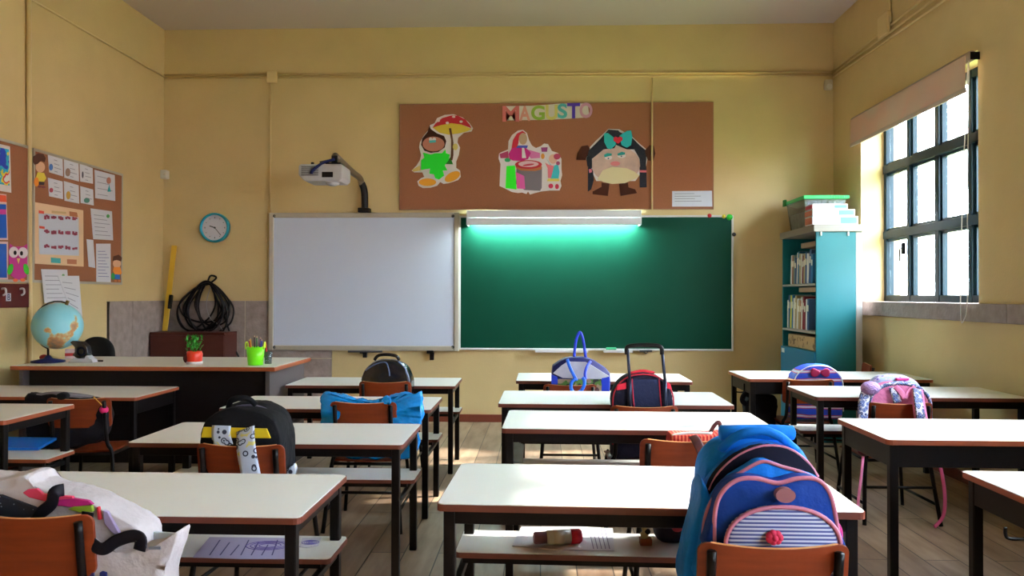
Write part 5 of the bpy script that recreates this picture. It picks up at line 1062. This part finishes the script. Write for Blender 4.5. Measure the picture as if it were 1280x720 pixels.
e, z2 = sheet('drawing_sheet', 'small pale sheet with a blue swirl at the right end of the front left shelf', 'L1', [(374, 684), (378, 673), (402, 672), (398, 682), (384, 685)], mat('pale_paper', (206, 204, 214), rough=.7))
lm = MB(); c_ = at(388, 678, z=z2)
for j in range(4): lm.tube([c_ + Vector(((.008 + j*.007)*math.cos(a), (.006 + j*.006)*math.sin(a), 0)) for a in [k*PI/8 for k in range(16)]], .0012, 4, closed=True)
lm.build('swirl', flat((110, 100, 190)), e)
e, z2 = sheet('notebook', 'blue notebook on the shelf at the left picture edge', 'LL2', [(2, 563), (48, 563), (71, 550), (5, 549)], mat('blue_cover', (16, 110, 206), rough=.4), 'notebook', .014)
# bottle
z = .396*TB['R1'][4]/TH + .004; r_ = .0235; a_ = on(667, 685, z); b_ = on(727, 681, z)
a_ = Vector((a_.x, a_.y + .03, z + r_)); b_ = Vector((b_.x, b_.y + .02, z + r_)); d_ = b_ - a_
bt = empty('water_bottle', (a_ + b_)/2 - Vector((0, 0, r_)), 0, 'clear water bottle with red cap lying on the right front shelf', 'bottle')
GP = mat('pale_green_plastic', (212, 222, 212), rough=.2)
MB().tube([a_ + d_*.26, a_ + d_*.3, a_ + d_*.78], [r_*.9, r_, r_], 20).build('bottle_body', GP, bt, smooth=True)
MB().tube([a_, a_ + d_*.03, a_ + d_*.27], [r_*.7, r_*.85, r_*.85], 20).build('base_cap', mat('mauve_plastic', (130, 90, 110), rough=.4), bt, smooth=True)
MB().tube([a_ + d_*.77, a_ + d_*.96, a_ + d_], [r_*1.03, r_*1.03, r_*.8], 20).build('screw_cap', flat((206, 40, 70)), bt, smooth=True)
MB().tube([a_ + d_*.40, a_ + d_*.62], r_*1.01, 20).build('label', flat((206, 206, 190)), bt, smooth=True)
# little figurine and dark pouch
q = on(807, 681, z); fg = empty('figurine', (q.x, q.y, z), 0, 'small gold and black figurine on the right front shelf', 'figurine')
MB().box((q.x, q.y, z + .012), (.04, .035, .022)).build('base', flat((150, 90, 50)), fg, bevel=.003)
MB().lathe([(.001, .0), (.012, 0), (.014, .015), (.006, .022), (.010, .032), (.007, .042), (.001, .045)], 14, (q.x - .004, q.y, z + .023)).build('figure', flat((180, 160, 110)), fg, smooth=True)
MB().ball((q.x + .006, q.y - .004, z + .045), .010, 8).build('arm', flat((30, 26, 30)), fg, smooth=True)
q0 = on(848, 684, z); pz = empty('pencil_case', (q0.x, q0.y + .06, z), 0, 'dark pouch with a red spot on the right front shelf by the backpack', 'pencil case')
MB(Matrix.Translation((q0.x + .03, q0.y + .02, z))).puffy(arch(.20, .10, .05), 0, .12, inset=.25).build('pouch', flat((20, 18, 34)), pz, smooth=True)
MB().ball((q0.x - .0, q0.y + .022, z + .06), .017, 8, (1.2, .5, 1)).build('red_spot', flat((150, 24, 40)), pz, smooth=True)
# clear bag with bluish paper hanging in the second table on the right
z = .396*TB['R2'][4]/TH
q = on(646, 580, z); cbg = empty('clear_folder', (q.x, q.y, z), 0, 'crumpled clear folder at the left end of the second right shelf', 'folder')
MB().prism([(q.x - .045, q.y + .02, z + .002), (q.x + .03, q.y + .02, z + .002), (q.x + .035, q.y + .04, z + .085), (q.x + .0, q.y + .04, z + .10), (q.x - .045, q.y + .04, z + .09)], (0, .02, 0)).build('folder', mat('pale_teal_film', (160, 190, 196), rough=.2, noise=.3, nscale=20), cbg, bevel=.003)
# folds in the plastic bag: finer mesh pushed along a noise of its own
import bmesh
from mathutils import noise as _n
def crumple(o, amp, freq, cuts=2, seed=0):
    bm = bmesh.new(); bm.from_mesh(o.data)
    if cuts: bmesh.ops.subdivide_edges(bm, edges=bm.edges[:], cuts=cuts, use_grid_fill=True)
    bm.normal_update(); off = Vector((seed*3.1, seed*1.7, seed))
    for v in bm.verts:
        k = _n.noise((v.co + off)*freq); k2 = abs(_n.noise((v.co + off)*freq*2.3)); v.co += v.normal*amp*(k + .7*k2 - .3)
    bm.to_mesh(o.data); bm.free()
for o in list(COL.objects):
    p = o.parent
    if not p: continue
    if p.name.startswith('plastic_bag'): crumple(o, .014, 16)
    elif p.name.startswith('shopping_tote') and o.name.split('.')[0] in ('bag_body', 'side_gusset'): crumple(o, .007, 11)
    elif 'backpack' in p.name and o.name.split('.')[0] in ('bag_body', 'back_body', 'rear_body', 'side_drape', 'main_compartment', 'middle_compartment'): crumple(o, .005, 13, 1)
    elif p.name.startswith(('jacket', 'black_bag')) and 'body' in o.name: crumple(o, .012, 12, 1)
